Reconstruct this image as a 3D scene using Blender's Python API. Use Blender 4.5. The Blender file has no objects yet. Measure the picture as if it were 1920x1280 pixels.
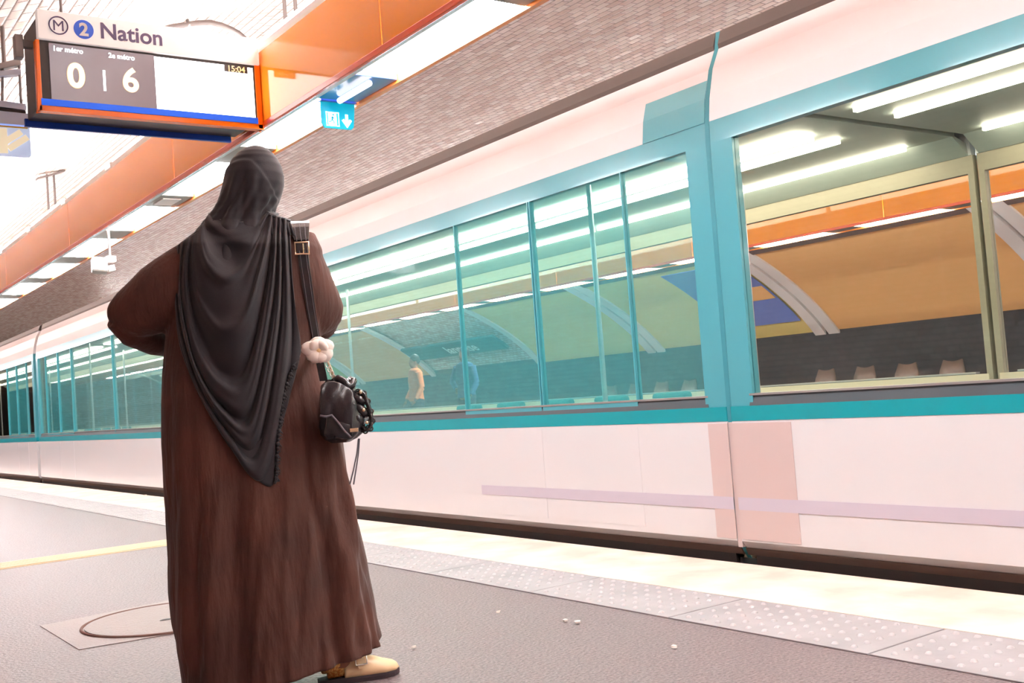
import bpy, bmesh, math, random
from mathutils import Vector, Matrix
random.seed(7)
S = bpy.context.scene
COL = S.collection
PI = math.pi
# ------------------------------------------------------------------ camera
YAW, PIT, ROL, FPX, CH = .618748, .0476627, -.075081, 2013.85, .88
cy, sy, cp, sp, cr, sr = math.cos(YAW), math.sin(YAW), math.cos(PIT), math.sin(PIT), math.cos(ROL), math.sin(ROL)
F = Vector((sy*cp, cy*cp, sp)); R0 = Vector((cy, -sy, 0)); U0 = R0.cross(F)
RR = R0*cr + U0*sr; UU = -R0*sr + U0*cr
cd = bpy.data.cameras.new('camera'); cam = bpy.data.objects.new('camera', cd); COL.objects.link(cam)
cam.matrix_world = Matrix(((RR.x, UU.x, -F.x, 0), (RR.y, UU.y, -F.y, 0), (RR.z, UU.z, -F.z, CH), (0, 0, 0, 1)))
cd.sensor_width = 36; cd.lens = FPX/1920*36; cd.clip_start = .05; cd.clip_end = 200
S.camera = cam
# ------------------------------------------------------------------ world, exposure
w = bpy.data.worlds.new('world'); S.world = w; w.use_nodes = True
w.node_tree.nodes['Background'].inputs[0].default_value = (.9, .92, 1, 1)
w.node_tree.nodes['Background'].inputs[1].default_value = .15
S.view_settings.view_transform = 'Standard'; S.view_settings.look = 'None'
S.view_settings.exposure = 1.1; S.view_settings.gamma = 1
LAMP = 19.0      # downward fluorescent trough
UPL = 11.0       # tubes on top of the beams
CARL = 5.0       # lights inside the train
S.cycles.max_bounces = 10; S.cycles.transparent_max_bounces = 24; S.cycles.diffuse_bounces = 6
S.cycles.sample_clamp_indirect = 6; S.cycles.caustics_reflective = False; S.cycles.caustics_refractive = False
try: S.cycles.use_denoising = True
except Exception: pass
VC = Vector((0, 0, CH))
def ray(x, y): return RR*((x-960)/FPX) + UU*((640-y)/FPX) + F
def onX(x, y, X): d = ray(x, y); return VC + d*(X/d.x)
def onY(x, y, Y): d = ray(x, y); return VC + d*(Y/d.y)
def onZ(x, y, Z): d = ray(x, y); return VC + d*((Z-CH)/d.z)
# ------------------------------------------------------------------ materials
def lin(v):
    v /= 255.
    return v/12.92 if v <= .04045 else ((v+.055)/1.055)**2.4
def C(r, g, b): return (lin(r), lin(g), lin(b), 1)
def mat(name, col, rough=.5, metal=0, emis=None, es=0, spec=.5, coat=0, noise=None, bump=None, sheen=0):
    m = bpy.data.materials.new(name); m.use_nodes = True
    nt = m.node_tree; p = nt.nodes['Principled BSDF']
    p.inputs['Base Color'].default_value = col; p.inputs['Roughness'].default_value = rough
    p.inputs['Metallic'].default_value = metal; p.inputs['Specular IOR Level'].default_value = spec
    if coat: p.inputs['Coat Weight'].default_value = coat; p.inputs['Coat Roughness'].default_value = .08
    if sheen: p.inputs['Sheen Weight'].default_value = sheen; p.inputs['Sheen Roughness'].default_value = .4
    if emis: p.inputs['Emission Color'].default_value = emis; p.inputs['Emission Strength'].default_value = es
    tc = nt.nodes.new('ShaderNodeTexCoord')
    if noise:      # (scale, colour2, detail, lo, hi)
        n = nt.nodes.new('ShaderNodeTexNoise'); n.inputs['Scale'].default_value = noise[0]; n.inputs['Detail'].default_value = noise[2]
        r = nt.nodes.new('ShaderNodeMapRange'); r.inputs[1].default_value = noise[3]; r.inputs[2].default_value = noise[4]
        x = nt.nodes.new('ShaderNodeMix'); x.data_type = 'RGBA'; x.inputs[6].default_value = col; x.inputs[7].default_value = noise[1]
        nt.links.new(tc.outputs['Object'], n.inputs['Vector']); nt.links.new(n.outputs[0], r.inputs[0]); nt.links.new(r.outputs[0], x.inputs[0])
        nt.links.new(x.outputs[2], p.inputs['Base Color'])
    if bump:       # (scale, strength, distance, vector scale)
        n = nt.nodes.new('ShaderNodeTexNoise'); n.inputs['Scale'].default_value = bump[0]; n.inputs['Detail'].default_value = 5
        mp = nt.nodes.new('ShaderNodeMapping'); mp.inputs['Scale'].default_value = bump[3] if len(bump) > 3 else (1, 1, 1)
        b = nt.nodes.new('ShaderNodeBump'); b.inputs['Strength'].default_value = bump[1]; b.inputs['Distance'].default_value = bump[2]
        nt.links.new(tc.outputs['Object'], mp.inputs[0]); nt.links.new(mp.outputs[0], n.inputs['Vector'])
        nt.links.new(n.outputs[0], b.inputs['Height']); nt.links.new(b.outputs[0], p.inputs['Normal'])
    return m
def glass(name, tint, refl=.1, film=None):
    m = bpy.data.materials.new(name); m.use_nodes = True; nt = m.node_tree; nt.nodes.clear()
    o = nt.nodes.new('ShaderNodeOutputMaterial'); t = nt.nodes.new('ShaderNodeBsdfTransparent'); g = nt.nodes.new('ShaderNodeBsdfGlossy')
    mx = nt.nodes.new('ShaderNodeMixShader'); fr = nt.nodes.new('ShaderNodeLayerWeight'); fr.inputs[0].default_value = .5
    pw = nt.nodes.new('ShaderNodeMath'); pw.operation = 'POWER'; pw.inputs[1].default_value = 4.0; nt.links.new(fr.outputs['Facing'], pw.inputs[0])
    ad = nt.nodes.new('ShaderNodeMath'); ad.operation = 'MULTIPLY_ADD'; ad.inputs[1].default_value = .8; ad.inputs[2].default_value = refl; ad.use_clamp = True
    t.inputs[0].default_value = tint; g.inputs[0].default_value = (.9, .97, 1, 1); g.inputs['Roughness'].default_value = .03
    nt.links.new(pw.outputs[0], ad.inputs[0]); nt.links.new(ad.outputs[0], mx.inputs[0])
    base = t.outputs[0]
    if film:       # translucent coloured film on the pane
        df = nt.nodes.new('ShaderNodeBsdfDiffuse'); df.inputs[0].default_value = film[0]; m0 = nt.nodes.new('ShaderNodeMixShader'); m0.inputs[0].default_value = film[1]
        nt.links.new(t.outputs[0], m0.inputs[1]); nt.links.new(df.outputs[0], m0.inputs[2]); base = m0.outputs[0]
    nt.links.new(base, mx.inputs[1]); nt.links.new(g.outputs[0], mx.inputs[2]); nt.links.new(mx.outputs[0], o.inputs[0])
    return m
def emit(name, col, s): return mat(name, (.8, .8, .8, 1), .5, emis=col, es=s)
def tile_mat(name, c1, c2, grout, tu=.15, tv=.075, tilt=.045, rough=.22):
    m = bpy.data.materials.new(name); m.use_nodes = True; nt = m.node_tree; p = nt.nodes['Principled BSDF']; N = nt.nodes.new; L = nt.links.new
    uv = N('ShaderNodeUVMap'); sep = N('ShaderNodeSeparateXYZ'); L(uv.outputs[0], sep.inputs[0])
    def mth(op, a, b=None, cl=False):
        n = N('ShaderNodeMath'); n.operation = op; n.use_clamp = cl
        for i, v in enumerate((a, b)):
            if v is None: continue
            if isinstance(v, (int, float)): n.inputs[i].default_value = v
            else: L(v, n.inputs[i])
        return n.outputs[0]
    v = mth('DIVIDE', sep.outputs[1], tv); row = mth('FLOOR', v); fv = mth('SUBTRACT', v, row)
    sh = mth('MULTIPLY', mth('MODULO', row, 2.0), .5)
    u = mth('ADD', mth('DIVIDE', sep.outputs[0], tu), sh); cell = mth('FLOOR', u); fu = mth('SUBTRACT', u, cell)
    cmb = N('ShaderNodeCombineXYZ'); L(cell, cmb.inputs[0]); L(row, cmb.inputs[1])
    wn = N('ShaderNodeTexWhiteNoise'); wn.noise_dimensions = '2D'; L(cmb.outputs[0], wn.inputs['Vector'])
    rgb = N('ShaderNodeSeparateColor'); L(wn.outputs['Color'], rgb.inputs[0])
    # distance to the nearest joint in metres
    du = mth('MULTIPLY', mth('MINIMUM', fu, mth('SUBTRACT', 1.0, fu)), tu)
    dv = mth('MULTIPLY', mth('MINIMUM', fv, mth('SUBTRACT', 1.0, fv)), tv)
    dj = mth('MINIMUM', du, dv)
    edge = mth('DIVIDE', dj, .007, True)
    bev = mth('MULTIPLY', mth('DIVIDE', dj, .012, True), .0035)
    tl = mth('ADD', mth('MULTIPLY', mth('MULTIPLY', mth('SUBTRACT', rgb.outputs[0], .5), fu), tu*tilt), mth('MULTIPLY', mth('MULTIPLY', mth('SUBTRACT', rgb.outputs[1], .5), fv), tv*tilt*1.6))
    h = mth('ADD', bev, tl)
    b = N('ShaderNodeBump'); b.inputs['Strength'].default_value = 1; b.inputs['Distance'].default_value = 1; L(h, b.inputs['Height']); L(b.outputs[0], p.inputs['Normal'])
    mx = N('ShaderNodeMix'); mx.data_type = 'RGBA'; mx.inputs[6].default_value = c1; mx.inputs[7].default_value = c2; L(rgb.outputs[2], mx.inputs[0])
    m2 = N('ShaderNodeMix'); m2.data_type = 'RGBA'; m2.inputs[6].default_value = grout; L(mx.outputs[2], m2.inputs[7]); L(edge, m2.inputs[0])
    L(m2.outputs[2], p.inputs['Base Color']); p.inputs['Roughness'].default_value = rough
    return m
M = {}
M['tile'] = tile_mat('vault_tile', C(224, 196, 184), C(250, 236, 226), C(84, 56, 50))
M['walltile'] = tile_mat('wall_tile_dark', C(70, 74, 80), C(84, 88, 94), C(50, 50, 56), rough=.3, tilt=.05)
M['whitetile'] = tile_mat('white_tile', C(232, 226, 220), C(240, 236, 230), C(170, 160, 150), tilt=.05)
M['asphalt'] = mat('asphalt', C(96, 82, 85), .36, noise=(95, C(138, 120, 122), 4, .36, .64), bump=(70, .8, .010))
M['edge'] = mat('edge_stone', C(224, 196, 180), .55, noise=(3.5, C(242, 228, 212), 6, .35, .65), bump=(30, .35, .006, (1, .4, 1)))
M['tactile'] = mat('tactile_tile', C(150, 144, 146), .45, noise=(5, C(168, 161, 163), 4, .3, .7), bump=(60, .2, .003))
M['dome'] = mat('tactile_dome', C(184, 177, 178), .3)  # lighter than the slabs, the domes' highlights put into the colour
M['pipe'] = mat('conduit_grey', C(78, 68, 66), .5)
M['joint'] = mat('joint_dark', C(120, 88, 80), .8)
M['groove'] = mat('yellow_strip', C(226, 200, 168), .5)
M['iron'] = mat('iron', C(140, 126, 122), .45, .2, bump=(70, .8, .008))
M['black'] = mat('black_rubber', C(46, 36, 33), .5)
M['seatfar'] = mat('seat_brown', C(104, 88, 80), .5)
M['dark'] = mat('dark_metal', C(58, 48, 46), .35, .3)
M['gapdark'] = mat('track_ballast', C(48, 42, 40), .9, bump=(20, .8, .03))
M['rail'] = mat('rail_steel', C(120, 110, 105), .3, .9)
M['white'] = mat('train_white', C(220, 218, 221), .22, coat=.5)
M['gutter'] = mat('gutter_dark', C(66, 54, 50), .5)
M['cantrail'] = mat('cantrail_white', C(244, 244, 250), .2, coat=.6)
M['roofdark'] = mat('roof_gutter', C(110, 92, 86), .4)
M['teal'] = mat('train_teal', C(0, 150, 162), .3, coat=.4)
M['tealp'] = mat('train_teal_pillar', C(78, 158, 172), .3, coat=.3)
M['bellow'] = mat('gangway_bellows', C(78, 158, 172), .4)
M['greige'] = mat('gangway_cover_and_shade', C(204, 184, 182), .3, coat=.3)  # gangway cover, also the shade painted on the car ends
M['mauve'] = mat('mauve_reflection', C(198, 190, 204), .3, coat=.3)
M['sillm'] = mat('window_sill_grey', C(84, 92, 98), .35, .3)
M['alu'] = mat('aluminium', C(205, 205, 208), .28, .8)
M['glass'] = glass('window_glass', (.955, .99, .993, 1), .03)
M['glasst'] = glass('window_glass_teal_film', (.84, .97, .98, 1), .03, (C(120, 222, 228), .14))
M['glassf'] = glass('window_glass_far', (.97, .99, .99, 1), .01)
M['glassd'] = glass('door_glass', (.76, .955, .965, 1), .035, (C(100, 215, 224), .17))
M['carwall'] = mat('car_interior_wall', C(226, 214, 190), .45)
M['inframe'] = mat('inner_frame', C(168, 160, 142), .5)
M['carceil'] = mat('car_interior_ceiling', C(176, 186, 182), .5)
M['carfloor'] = mat('car_interior_floor', C(90, 96, 104), .5)
M['seat'] = mat('seat_fabric', C(40, 130, 140), .8)
M['carlight'] = emit('car_light', (1, .86, .62, 1), CARL*1.9)
M['orange'] = mat('orange_enamel', C(255, 156, 40), .08, spec=.35, coat=.4)
M['frameorange'] = mat('frame_orange', C(255, 118, 8), .2)
M['orangelip'] = mat('orange_lip', C(236, 84, 18), .25, coat=.4)
M['orangelip2'] = mat('orange_lip_pale', C(250, 140, 60), .25, coat=.4)
M['aqua'] = mat('aqua_white', C(200, 222, 220), .4)
M['reflector'] = mat('lamp_reflector', C(245, 240, 232), .35)
M['lampfar'] = emit('trough_lamp_far', (1, .96, .90, 1), LAMP*2.2)
M['lamp'] = emit('trough_lamp', (.95, .97, 1, 1), LAMP)
M['vault_fill'] = emit('added_vault_fill', (1, .965, .94, 1), 66)  # added glow, only there to brighten the vault
M['uplamp'] = emit('uplight_lamp', (.97, .98, 1, 1), UPL)
M['plate'] = mat('trough_plate', C(142, 140, 132), .5)
M['header'] = mat('header_emissive', C(250, 244, 240), .35, emis=(1, .97, .96, 1), es=.12)  # slight emission on top of the white base colour
M['cardw'] = mat('enamel_white', C(246, 240, 236), .35)
M['signdark'] = mat('sign_case_dark', C(50, 38, 37), .4)
M['screen'] = mat('screen_dark', C(66, 56, 62), .12, emis=C(130, 112, 122), es=.30, coat=.6)
M['screenw'] = emit('screen_white', (1, .99, 1, 1), 1.6)
M['digit'] = emit('digit_glow', (1, .92, .70, 1), .9)
M['digitedge'] = emit('digit_edge', (1, .50, .06, 1), .5)
M['digito'] = emit('digit_orange', (1, .50, .04, 1), .5)
M['digitw'] = emit('digit_white', (1, 1, 1, 1), 1.5)
M['blue'] = mat('strip_blue', C(0, 92, 225), .5, emis=C(0, 100, 240), es=.2)
M['bluedark'] = mat('strip_blue_dark', C(20, 62, 160), .35)
M['lineblue'] = mat('line_blue', C(52, 104, 226), .4)
M['ink'] = mat('ink_violet', C(92, 76, 112), .5)
M['exit'] = mat('exit_cyan', C(0, 170, 195), .3, emis=C(0, 190, 215), es=.22)
M['exitw'] = emit('exit_white', (1, 1, 1, 1), 1.3)
M['exithous'] = mat('exit_housing_blue', C(70, 104, 176), .2, coat=.5)
M['paleblue'] = mat('pale_blue_metal', C(214, 220, 240), .4)
M['postyel'] = mat('map_yellow', C(255, 240, 200), .6, emis=(1, .88, .66, 1), es=.22)
M['postblue'] = mat('map_blue', C(200, 216, 250), .6, emis=(.62, .74, 1, 1), es=.2)
M['amber'] = mat('amber_edge', C(240, 190, 60), .5)
M['steel'] = mat('galvanised', C(150, 140, 138), .4, .5)
M['postan'] = mat('poster_tan', C(252, 196, 128), .5)
M['posyel'] = mat('poster_yellow', C(244, 222, 140), .5)
M['posblue'] = mat('poster_blue', C(120, 142, 214), .5)
M['posgreen'] = mat('poster_green', C(150, 180, 90), .5)
M['posgrey'] = mat('poster_greige', C(225, 208, 190), .5)
M['plateteal'] = mat('name_plate', C(40, 96, 104), .4)
M['robe'] = mat('robe_brown', C(84, 44, 32), .78, noise=(5, C(66, 33, 24), 3, .35, .65), bump=(46, .55, .011, (1, 1, .2)), sheen=.12)
M['scarf'] = mat('scarf_charcoal', C(36, 29, 35), .72, bump=(240, .3, .0012), sheen=.25)
M['skin'] = mat('skin', C(150, 92, 66), .55)
M['hair'] = mat('hair_dark', C(30, 20, 18), .6)
M['eyew'] = mat('eye_white', C(235, 230, 225), .2)
M['sock'] = mat('sock_orange', C(224, 138, 62), .8, noise=(160, C(250, 196, 120), 2, .4, .6), bump=(180, .8, .003))
M['clog'] = mat('clog_cream', C(246, 206, 160), .42, coat=.2)
M['sole'] = mat('clog_sole', C(70, 56, 60), .7)
M['gold'] = mat('pale_gold', C(246, 214, 180), .22, .85)
M['silver'] = mat('silver', C(250, 238, 226), .2, .7)
M['leather'] = mat('black_leather', C(44, 38, 42), .26, coat=.35, bump=(60, .35, .003))
M['stitch'] = mat('stitching', C(112, 104, 112), .6)
M['petal'] = mat('petal_cream', C(255, 240, 230), .5)
M['petalc'] = mat('petal_centre', C(250, 214, 160), .5)
M['litter'] = mat('paper_scrap', C(245, 235, 225), .7)
M['orangecloth'] = mat('orange_cloth', C(228, 130, 76), .8)
M['bluecloth'] = mat('blue_cloth', C(70, 90, 130), .8)
M['darkcloth'] = mat('dark_cloth', C(60, 56, 70), .8)
M['machine'] = mat('machine_front', C(190, 205, 230), .3, emis=C(180, 205, 250), es=.5)
# ------------------------------------------------------------------ mesh helpers
class MB:
    def __init__(s): s.v = []; s.f = []
    def add(s, vs, fs):
        o = len(s.v); s.v += [tuple(v) for v in vs]; s.f += [tuple(i+o for i in f) for f in fs]; return s
    def box(s, x0, x1, y0, y1, z0, z1):
        vs = [(x, y, z) for x in (x0, x1) for y in (y0, y1) for z in (z0, z1)]
        return s.add(vs, [(0, 1, 3, 2), (4, 6, 7, 5), (0, 4, 5, 1), (2, 3, 7, 6), (0, 2, 6, 4), (1, 5, 7, 3)])
    def obox(s, c, ax, ay, az):     # centre and three half axes
        c = Vector(c); ax, ay, az = Vector(ax), Vector(ay), Vector(az)
        vs = [c+ax*i+ay*j+az*k for i in (-1, 1) for j in (-1, 1) for k in (-1, 1)]
        return s.add(vs, [(0, 1, 3, 2), (4, 6, 7, 5), (0, 4, 5, 1), (2, 3, 7, 6), (0, 2, 6, 4), (1, 5, 7, 3)])
    def prism(s, pts, y0, y1):      # closed (x,z) outline swept along y
        n = len(pts); vs = [(p[0], y0, p[1]) for p in pts] + [(p[0], y1, p[1]) for p in pts]
        return s.add(vs, [tuple(range(n)), tuple(range(2*n-1, n-1, -1))] + [(i, i+n, (i+1) % n+n, (i+1) % n) for i in range(n)])
    def loft(s, rings, closed=True, caps=True):
        n = len(rings[0]); vs = [p for r in rings for p in r]; fs = []
        for i in range(len(rings)-1):
            for j in range(n if closed else n-1):
                a = i*n+j; b = i*n+(j+1) % n; fs.append((a, b, b+n, a+n))
        if caps and closed: fs.append(tuple(range(n-1, -1, -1))); fs.append(tuple(range((len(rings)-1)*n, len(rings)*n)))
        return s.add(vs, fs)
    def tube(s, pts, r, n=10, closed=False):
        pts = [Vector(p) for p in pts]; N = len(pts); rings = []; up = None
        for i, p in enumerate(pts):
            a = pts[(i-1) % N] if closed or i else p; b = pts[(i+1) % N] if closed or i < N-1 else p
            t = (b-a).normalized()
            if up is None: up = t.orthogonal().normalized()
            up = (up - t*up.dot(t)).normalized(); sd = t.cross(up)
            ri = r[i] if isinstance(r, (list, tuple)) else r
            rings.append([p+up*math.cos(2*PI*k/n)*ri+sd*math.sin(2*PI*k/n)*ri for k in range(n)])
        if closed: rings.append(rings[0]); return s.loft(rings, True, False)
        return s.loft(rings)
    def ell(s, c, rx, ry, rz, n=16, m=10, rot=None):
        c = Vector(c); vs = []; fs = []
        for i in range(m+1):
            a = PI*i/m
            for j in range(n):
                b = 2*PI*j/n; q = Vector((rx*math.sin(a)*math.cos(b), ry*math.sin(a)*math.sin(b), rz*math.cos(a)))
                if rot: q = rot @ q
                vs.append(c+q)
        for i in range(m):
            for j in range(n):
                fs.append((i*n+j, (i+1)*n+j, (i+1)*n+(j+1) % n, i*n+(j+1) % n))
        return s.add(vs, fs)
    def build(s, name, m, parent=None, smooth=False, bevel=0, label=None):
        me = bpy.data.meshes.new(name); me.from_pydata(s.v, [], s.f)
        bm = bmesh.new(); bm.from_mesh(me); bmesh.ops.remove_doubles(bm, verts=bm.verts, dist=1e-6); bmesh.ops.recalc_face_normals(bm, faces=bm.faces); bm.to_mesh(me); bm.free()
        me.materials.append(m)
        o = bpy.data.objects.new(name, me); COL.objects.link(o)
        if parent is not None: o.parent = parent; o.matrix_parent_inverse = MW(parent).inverted()
        if smooth:
            for p in me.polygons: p.use_smooth = True
        if bevel:
            b = o.modifiers.new('bevel', 'BEVEL'); b.width = bevel; b.segments = 2; b.limit_method = 'ANGLE'
        if label: o['label'] = label
        return o
def MW(o):
    m = o.matrix_basis.copy()
    return m if o.parent is None else MW(o.parent) @ o.matrix_parent_inverse @ m
def thing(name, label, cat, loc=(0, 0, 0), group=None):
    o = bpy.data.objects.new(name, None); COL.objects.link(o); o.location = loc; o.empty_display_size = .1
    o['label'] = label; o['category'] = cat
    if group: o['group'] = group
    return o
def tag(o, label, cat, group=None, kind=None):
    if label: o['label'] = label
    if cat: o['category'] = cat
    if group: o['group'] = group
    if kind: o['kind'] = kind
    return o
def struct(o, label=None): o['kind'] = 'structure'; return tag(o, label, None)
def tree_copy(o, parent=None):
    c = o.copy(); COL.objects.link(c)
    if parent is not None: c.parent = parent; c.matrix_parent_inverse = o.matrix_parent_inverse.copy()
    for ch in [q for q in S.objects if q.parent == o]: tree_copy(ch, c)
    return c
def text_obj(txt, size, m, origin, ax, ay, parent, name, off=0.0, ext=.001, align='LEFT'):
    cu = bpy.data.curves.new(name, 'FONT'); cu.body = txt; cu.size = size; cu.offset = off; cu.extrude = ext; cu.align_x = align
    tmp = bpy.data.objects.new('tmp', cu); COL.objects.link(tmp); bpy.context.view_layer.update()
    me = bpy.data.meshes.new_from_object(tmp.evaluated_get(bpy.context.evaluated_depsgraph_get())); bpy.data.objects.remove(tmp)
    ax = Vector(ax).normalized(); ay = Vector(ay).normalized(); az = ax.cross(ay); o_ = Vector(origin)
    for v in me.vertices: v.co = o_ + ax*v.co.x + ay*v.co.y + az*v.co.z
    me.materials.clear(); me.materials.append(m)
    o = bpy.data.objects.new(name, me); COL.objects.link(o)
    if parent is not None: o.parent = parent; o.matrix_parent_inverse = MW(parent).inverted()
    return o
def disc_pts(c, ax, ay, r, n=40): return [Vector(c)+Vector(ax)*math.cos(2*PI*i/n)*r+Vector(ay)*math.sin(2*PI*i/n)*r for i in range(n)]
def interp(tab, x):
    if x <= tab[0][0]: return list(tab[0][1:])
    for a, b in zip(tab, tab[1:]):
        if x <= b[0]:
            t = (x-a[0])/(b[0]-a[0]); t = t*t*(3-2*t)*.35 + t*.65
            return [p+(q-p)*t for p, q in zip(a[1:], b[1:])]
    return list(tab[-1][1:])
def sm(x, a, b):
    t = max(0, min(1, (x-a)/(b-a))); return t*t*(3-2*t)
# ------------------------------------------------------------------ setting
Y0, Y1 = -8, 62
XC, XA, XB = 6.6, 9.0, 4.0
def vz(X): return XB*math.sqrt(max(0, 1-((X-XC)/XA)**2))
def vault():
    n = 120; pr = []; s = 0; last = None
    for i in range(n+1):
        a = PI*(1-i/n); p = (XC+XA*math.cos(a), XB*math.sin(a))
        if last: s += math.hypot(p[0]-last[0], p[1]-last[1])
        last = p; pr.append((p[0], p[1], s))
    me = bpy.data.meshes.new('ceiling'); vs = []; fs = []
    ys = [Y0, 10, 30, Y1]
    for (x, z, s) in pr:
        for y in ys: vs.append((x, y, z-.0))
    k = len(ys)
    for i in range(n):
        for j in range(k-1): fs.append((i*k+j, i*k+j+1, (i+1)*k+j+1, (i+1)*k+j))
    me.from_pydata(vs, [], fs); me.materials.append(M['tile'])
    uv = me.uv_layers.new(name='UVMap')
    for p in me.polygons:
        p.use_smooth = True
        for li in p.loop_indices:
            vi = me.loops[li].vertex_index; uv.data[li].uv = (vs[vi][1], pr[vi//k][2])
    o = bpy.data.objects.new('ceiling', me); COL.objects.link(o); struct(o, 'pale tiled barrel vault over the station')
    return o
vault()
EDGE, T1, T0 = 3.775, 3.17, 2.755
struct(MB().box(-2.4, T0, Y0, Y1, -.3, 0).build('floor', M['asphalt']), 'speckled grey asphalt platform surface')
struct(MB().box(9.45, 15.5, Y0, Y1, -.3, 0).build('floor', M['asphalt']), 'far platform surface beyond the tracks')
struct(MB().box(EDGE-.02, 9.47, Y0, Y1, -1.3, -1.1).build('floor', M['gapdark']), 'dark track bed below the platforms')
struct(MB().box(EDGE-.3, EDGE-.02, Y0, Y1, -1.2, -.13).build('wall_platform', M['gapdark']))
struct(MB().box(9.45, 9.7, Y0, Y1, -1.2, -.3).build('wall_platform_far', M['gapdark']))
struct(MB().prism([(T1, -.25), (T1, .004), (EDGE-.012, .004), (EDGE, -.008), (EDGE, -.12), (EDGE-.1, -.25)], Y0, Y1).build('trim_1', M['edge']), 'cream stone coping along the platform edge')
struct(MB().box(-2.6, 15.8, Y0-.2, Y0, -1.3, 4.3).build('wall_back', M['whitetile' if 0 else 'cardw']))
struct(MB().box(-2.6, 15.8, Y1, Y1+.2, -1.3, 4.3).build('wall_end', M['gapdark']))
for x in (4.35, 5.8, 7.3, 8.75):
    struct(MB().box(x-.035, x+.035, Y0, Y1, -1.1, -.95).build('trim_rail', M['rail']))
# tactile strip: slabs with seams and blister domes
def tactile():
    b = MB(); L = .88; y = 3.415*.88-L*6
    while y < 34:
        b.box(T0+.004, T1-.004, y+.004, y+L-.004, -.05, .004)
        y += L
    o = struct(b.build('trim_2', M['tactile'], bevel=.002), 'pale grey tactile paving slabs with rows of domes')
    struct(MB().box(T0, T1, Y0, Y1, -.3, -.004).build('trim_3', M['joint']))
    d = MB(); y = 1.4
    base = [(math.cos(a)*r, math.sin(a)*r, z) for r, z in ((.0125, .0), (.009, .005), (.0045, .0068)) for a in [k*PI/4 for k in range(8)]]
    while y < 16:
        for k in range(6):
            x = T0+.045+k*.065; off = 0
            yy = y
            ph = (yy-3.415*.88+L*6) % L
            if ph < .03 or ph > L-.03: continue
            d.add([(x+p[0], yy+off+p[1], .004+p[2]) for p in base], [(i, (i+1) % 8, (i+1) % 8+8, i+8) for i in range(8)] + [(i+8, (i+1) % 8+8, (i+1) % 8+16, i+16) for i in range(8)] + [tuple(range(16, 24))])
        y += L/12
    dm = d.build('trim_domes', M['dome'], smooth=True); dm.parent = o
tactile()
# ribbed guidance strip across the platform
b = MB().box(-2.3, T0-.003, 7.58, 7.93, -.02, .004)
for k in range(6): b.box(-2.3, T0-.01, 7.60+k*.055, 7.628+k*.055, .004, .010)
struct(b.build('trim_4', M['groove'], bevel=.002), 'cream ribbed guidance strip crossing the platform')
b = MB(); pp = [Vector((1.02, 5.22, 0)), Vector((1.02, 4.52, 0)), Vector((1.98, 4.40, 0)), Vector((1.98, 5.35, 0))]
b.add([p+Vector((0, 0, z)) for z in (-.01, .003) for p in pp], [(3, 2, 1, 0), (4, 5, 6, 7), (0, 1, 5, 4), (1, 2, 6, 5), (2, 3, 7, 6), (3, 0, 4, 7)])
struct(b.build('trim_5', mat('patch', C(150, 136, 134), .45, bump=(90, .8, .006))), 'smoother square patch of paving around the manhole')
t = thing('manhole_cover', 'round cast manhole cover set in the asphalt left of the robed person', 'manhole', (1.478, 4.833, .003))
MB().add([p for p in disc_pts((1.478, 4.833, .009), (1, 0, 0), (0, 1, 0), .352, 64)] + [p for p in disc_pts((1.478, 4.833, 0), (1, 0, 0), (0, 1, 0), .352, 64)], [tuple(range(64))]+[(i, (i+1) % 64, (i+1) % 64+64, i+64) for i in range(64)]).build('cover', M['iron'], t)
MB().tube(disc_pts((1.478, 4.833, .005), (1, 0, 0), (0, 1, 0), .365, 72), .0065, 8, True).build('rim', M['joint'], t)
MB().ell(onZ(311, 1162, .008), .028, .016, .006).build('lifting_hole', M['black'], t)
for i, (px, py, r, lab) in enumerate(((1060, 1163, .010, 'left one of two crumbs on the asphalt right of the clog'), (1083, 1166, .012, 'right one of two crumbs on the asphalt right of the clog'), (1264, 1212, .010, 'white crumb on dark asphalt near the tactile slabs'), (934, 1147, .010, 'tiny white paper sliver on asphalt near the domed slabs'), (776, 1213, .012, 'thin white sliver of paper just right of the robe hem'), (272, 928, .022, 'small white scrap lying on the cream platform edge'))):
    p = onZ(px, py, .006 if i < 5 else .01); b = MB()
    k = 7; b.add([p+Vector((math.cos(a*2*PI/k)*r*random.uniform(.6, 1.3), math.sin(a*2*PI/k)*r*random.uniform(.6, 1.2)*(.35 if i in (3, 4) else 1), z)) for z in (-.003, .005) for a in range(k)], [tuple(range(k-1, -1, -1)), tuple(range(k, 2*k))]+[(a, (a+1) % k, (a+1) % k+k, a+k) for a in range(k)])
    tag(b.build('litter', M['litter']), lab, 'litter', 'scraps on the platform')

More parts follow.
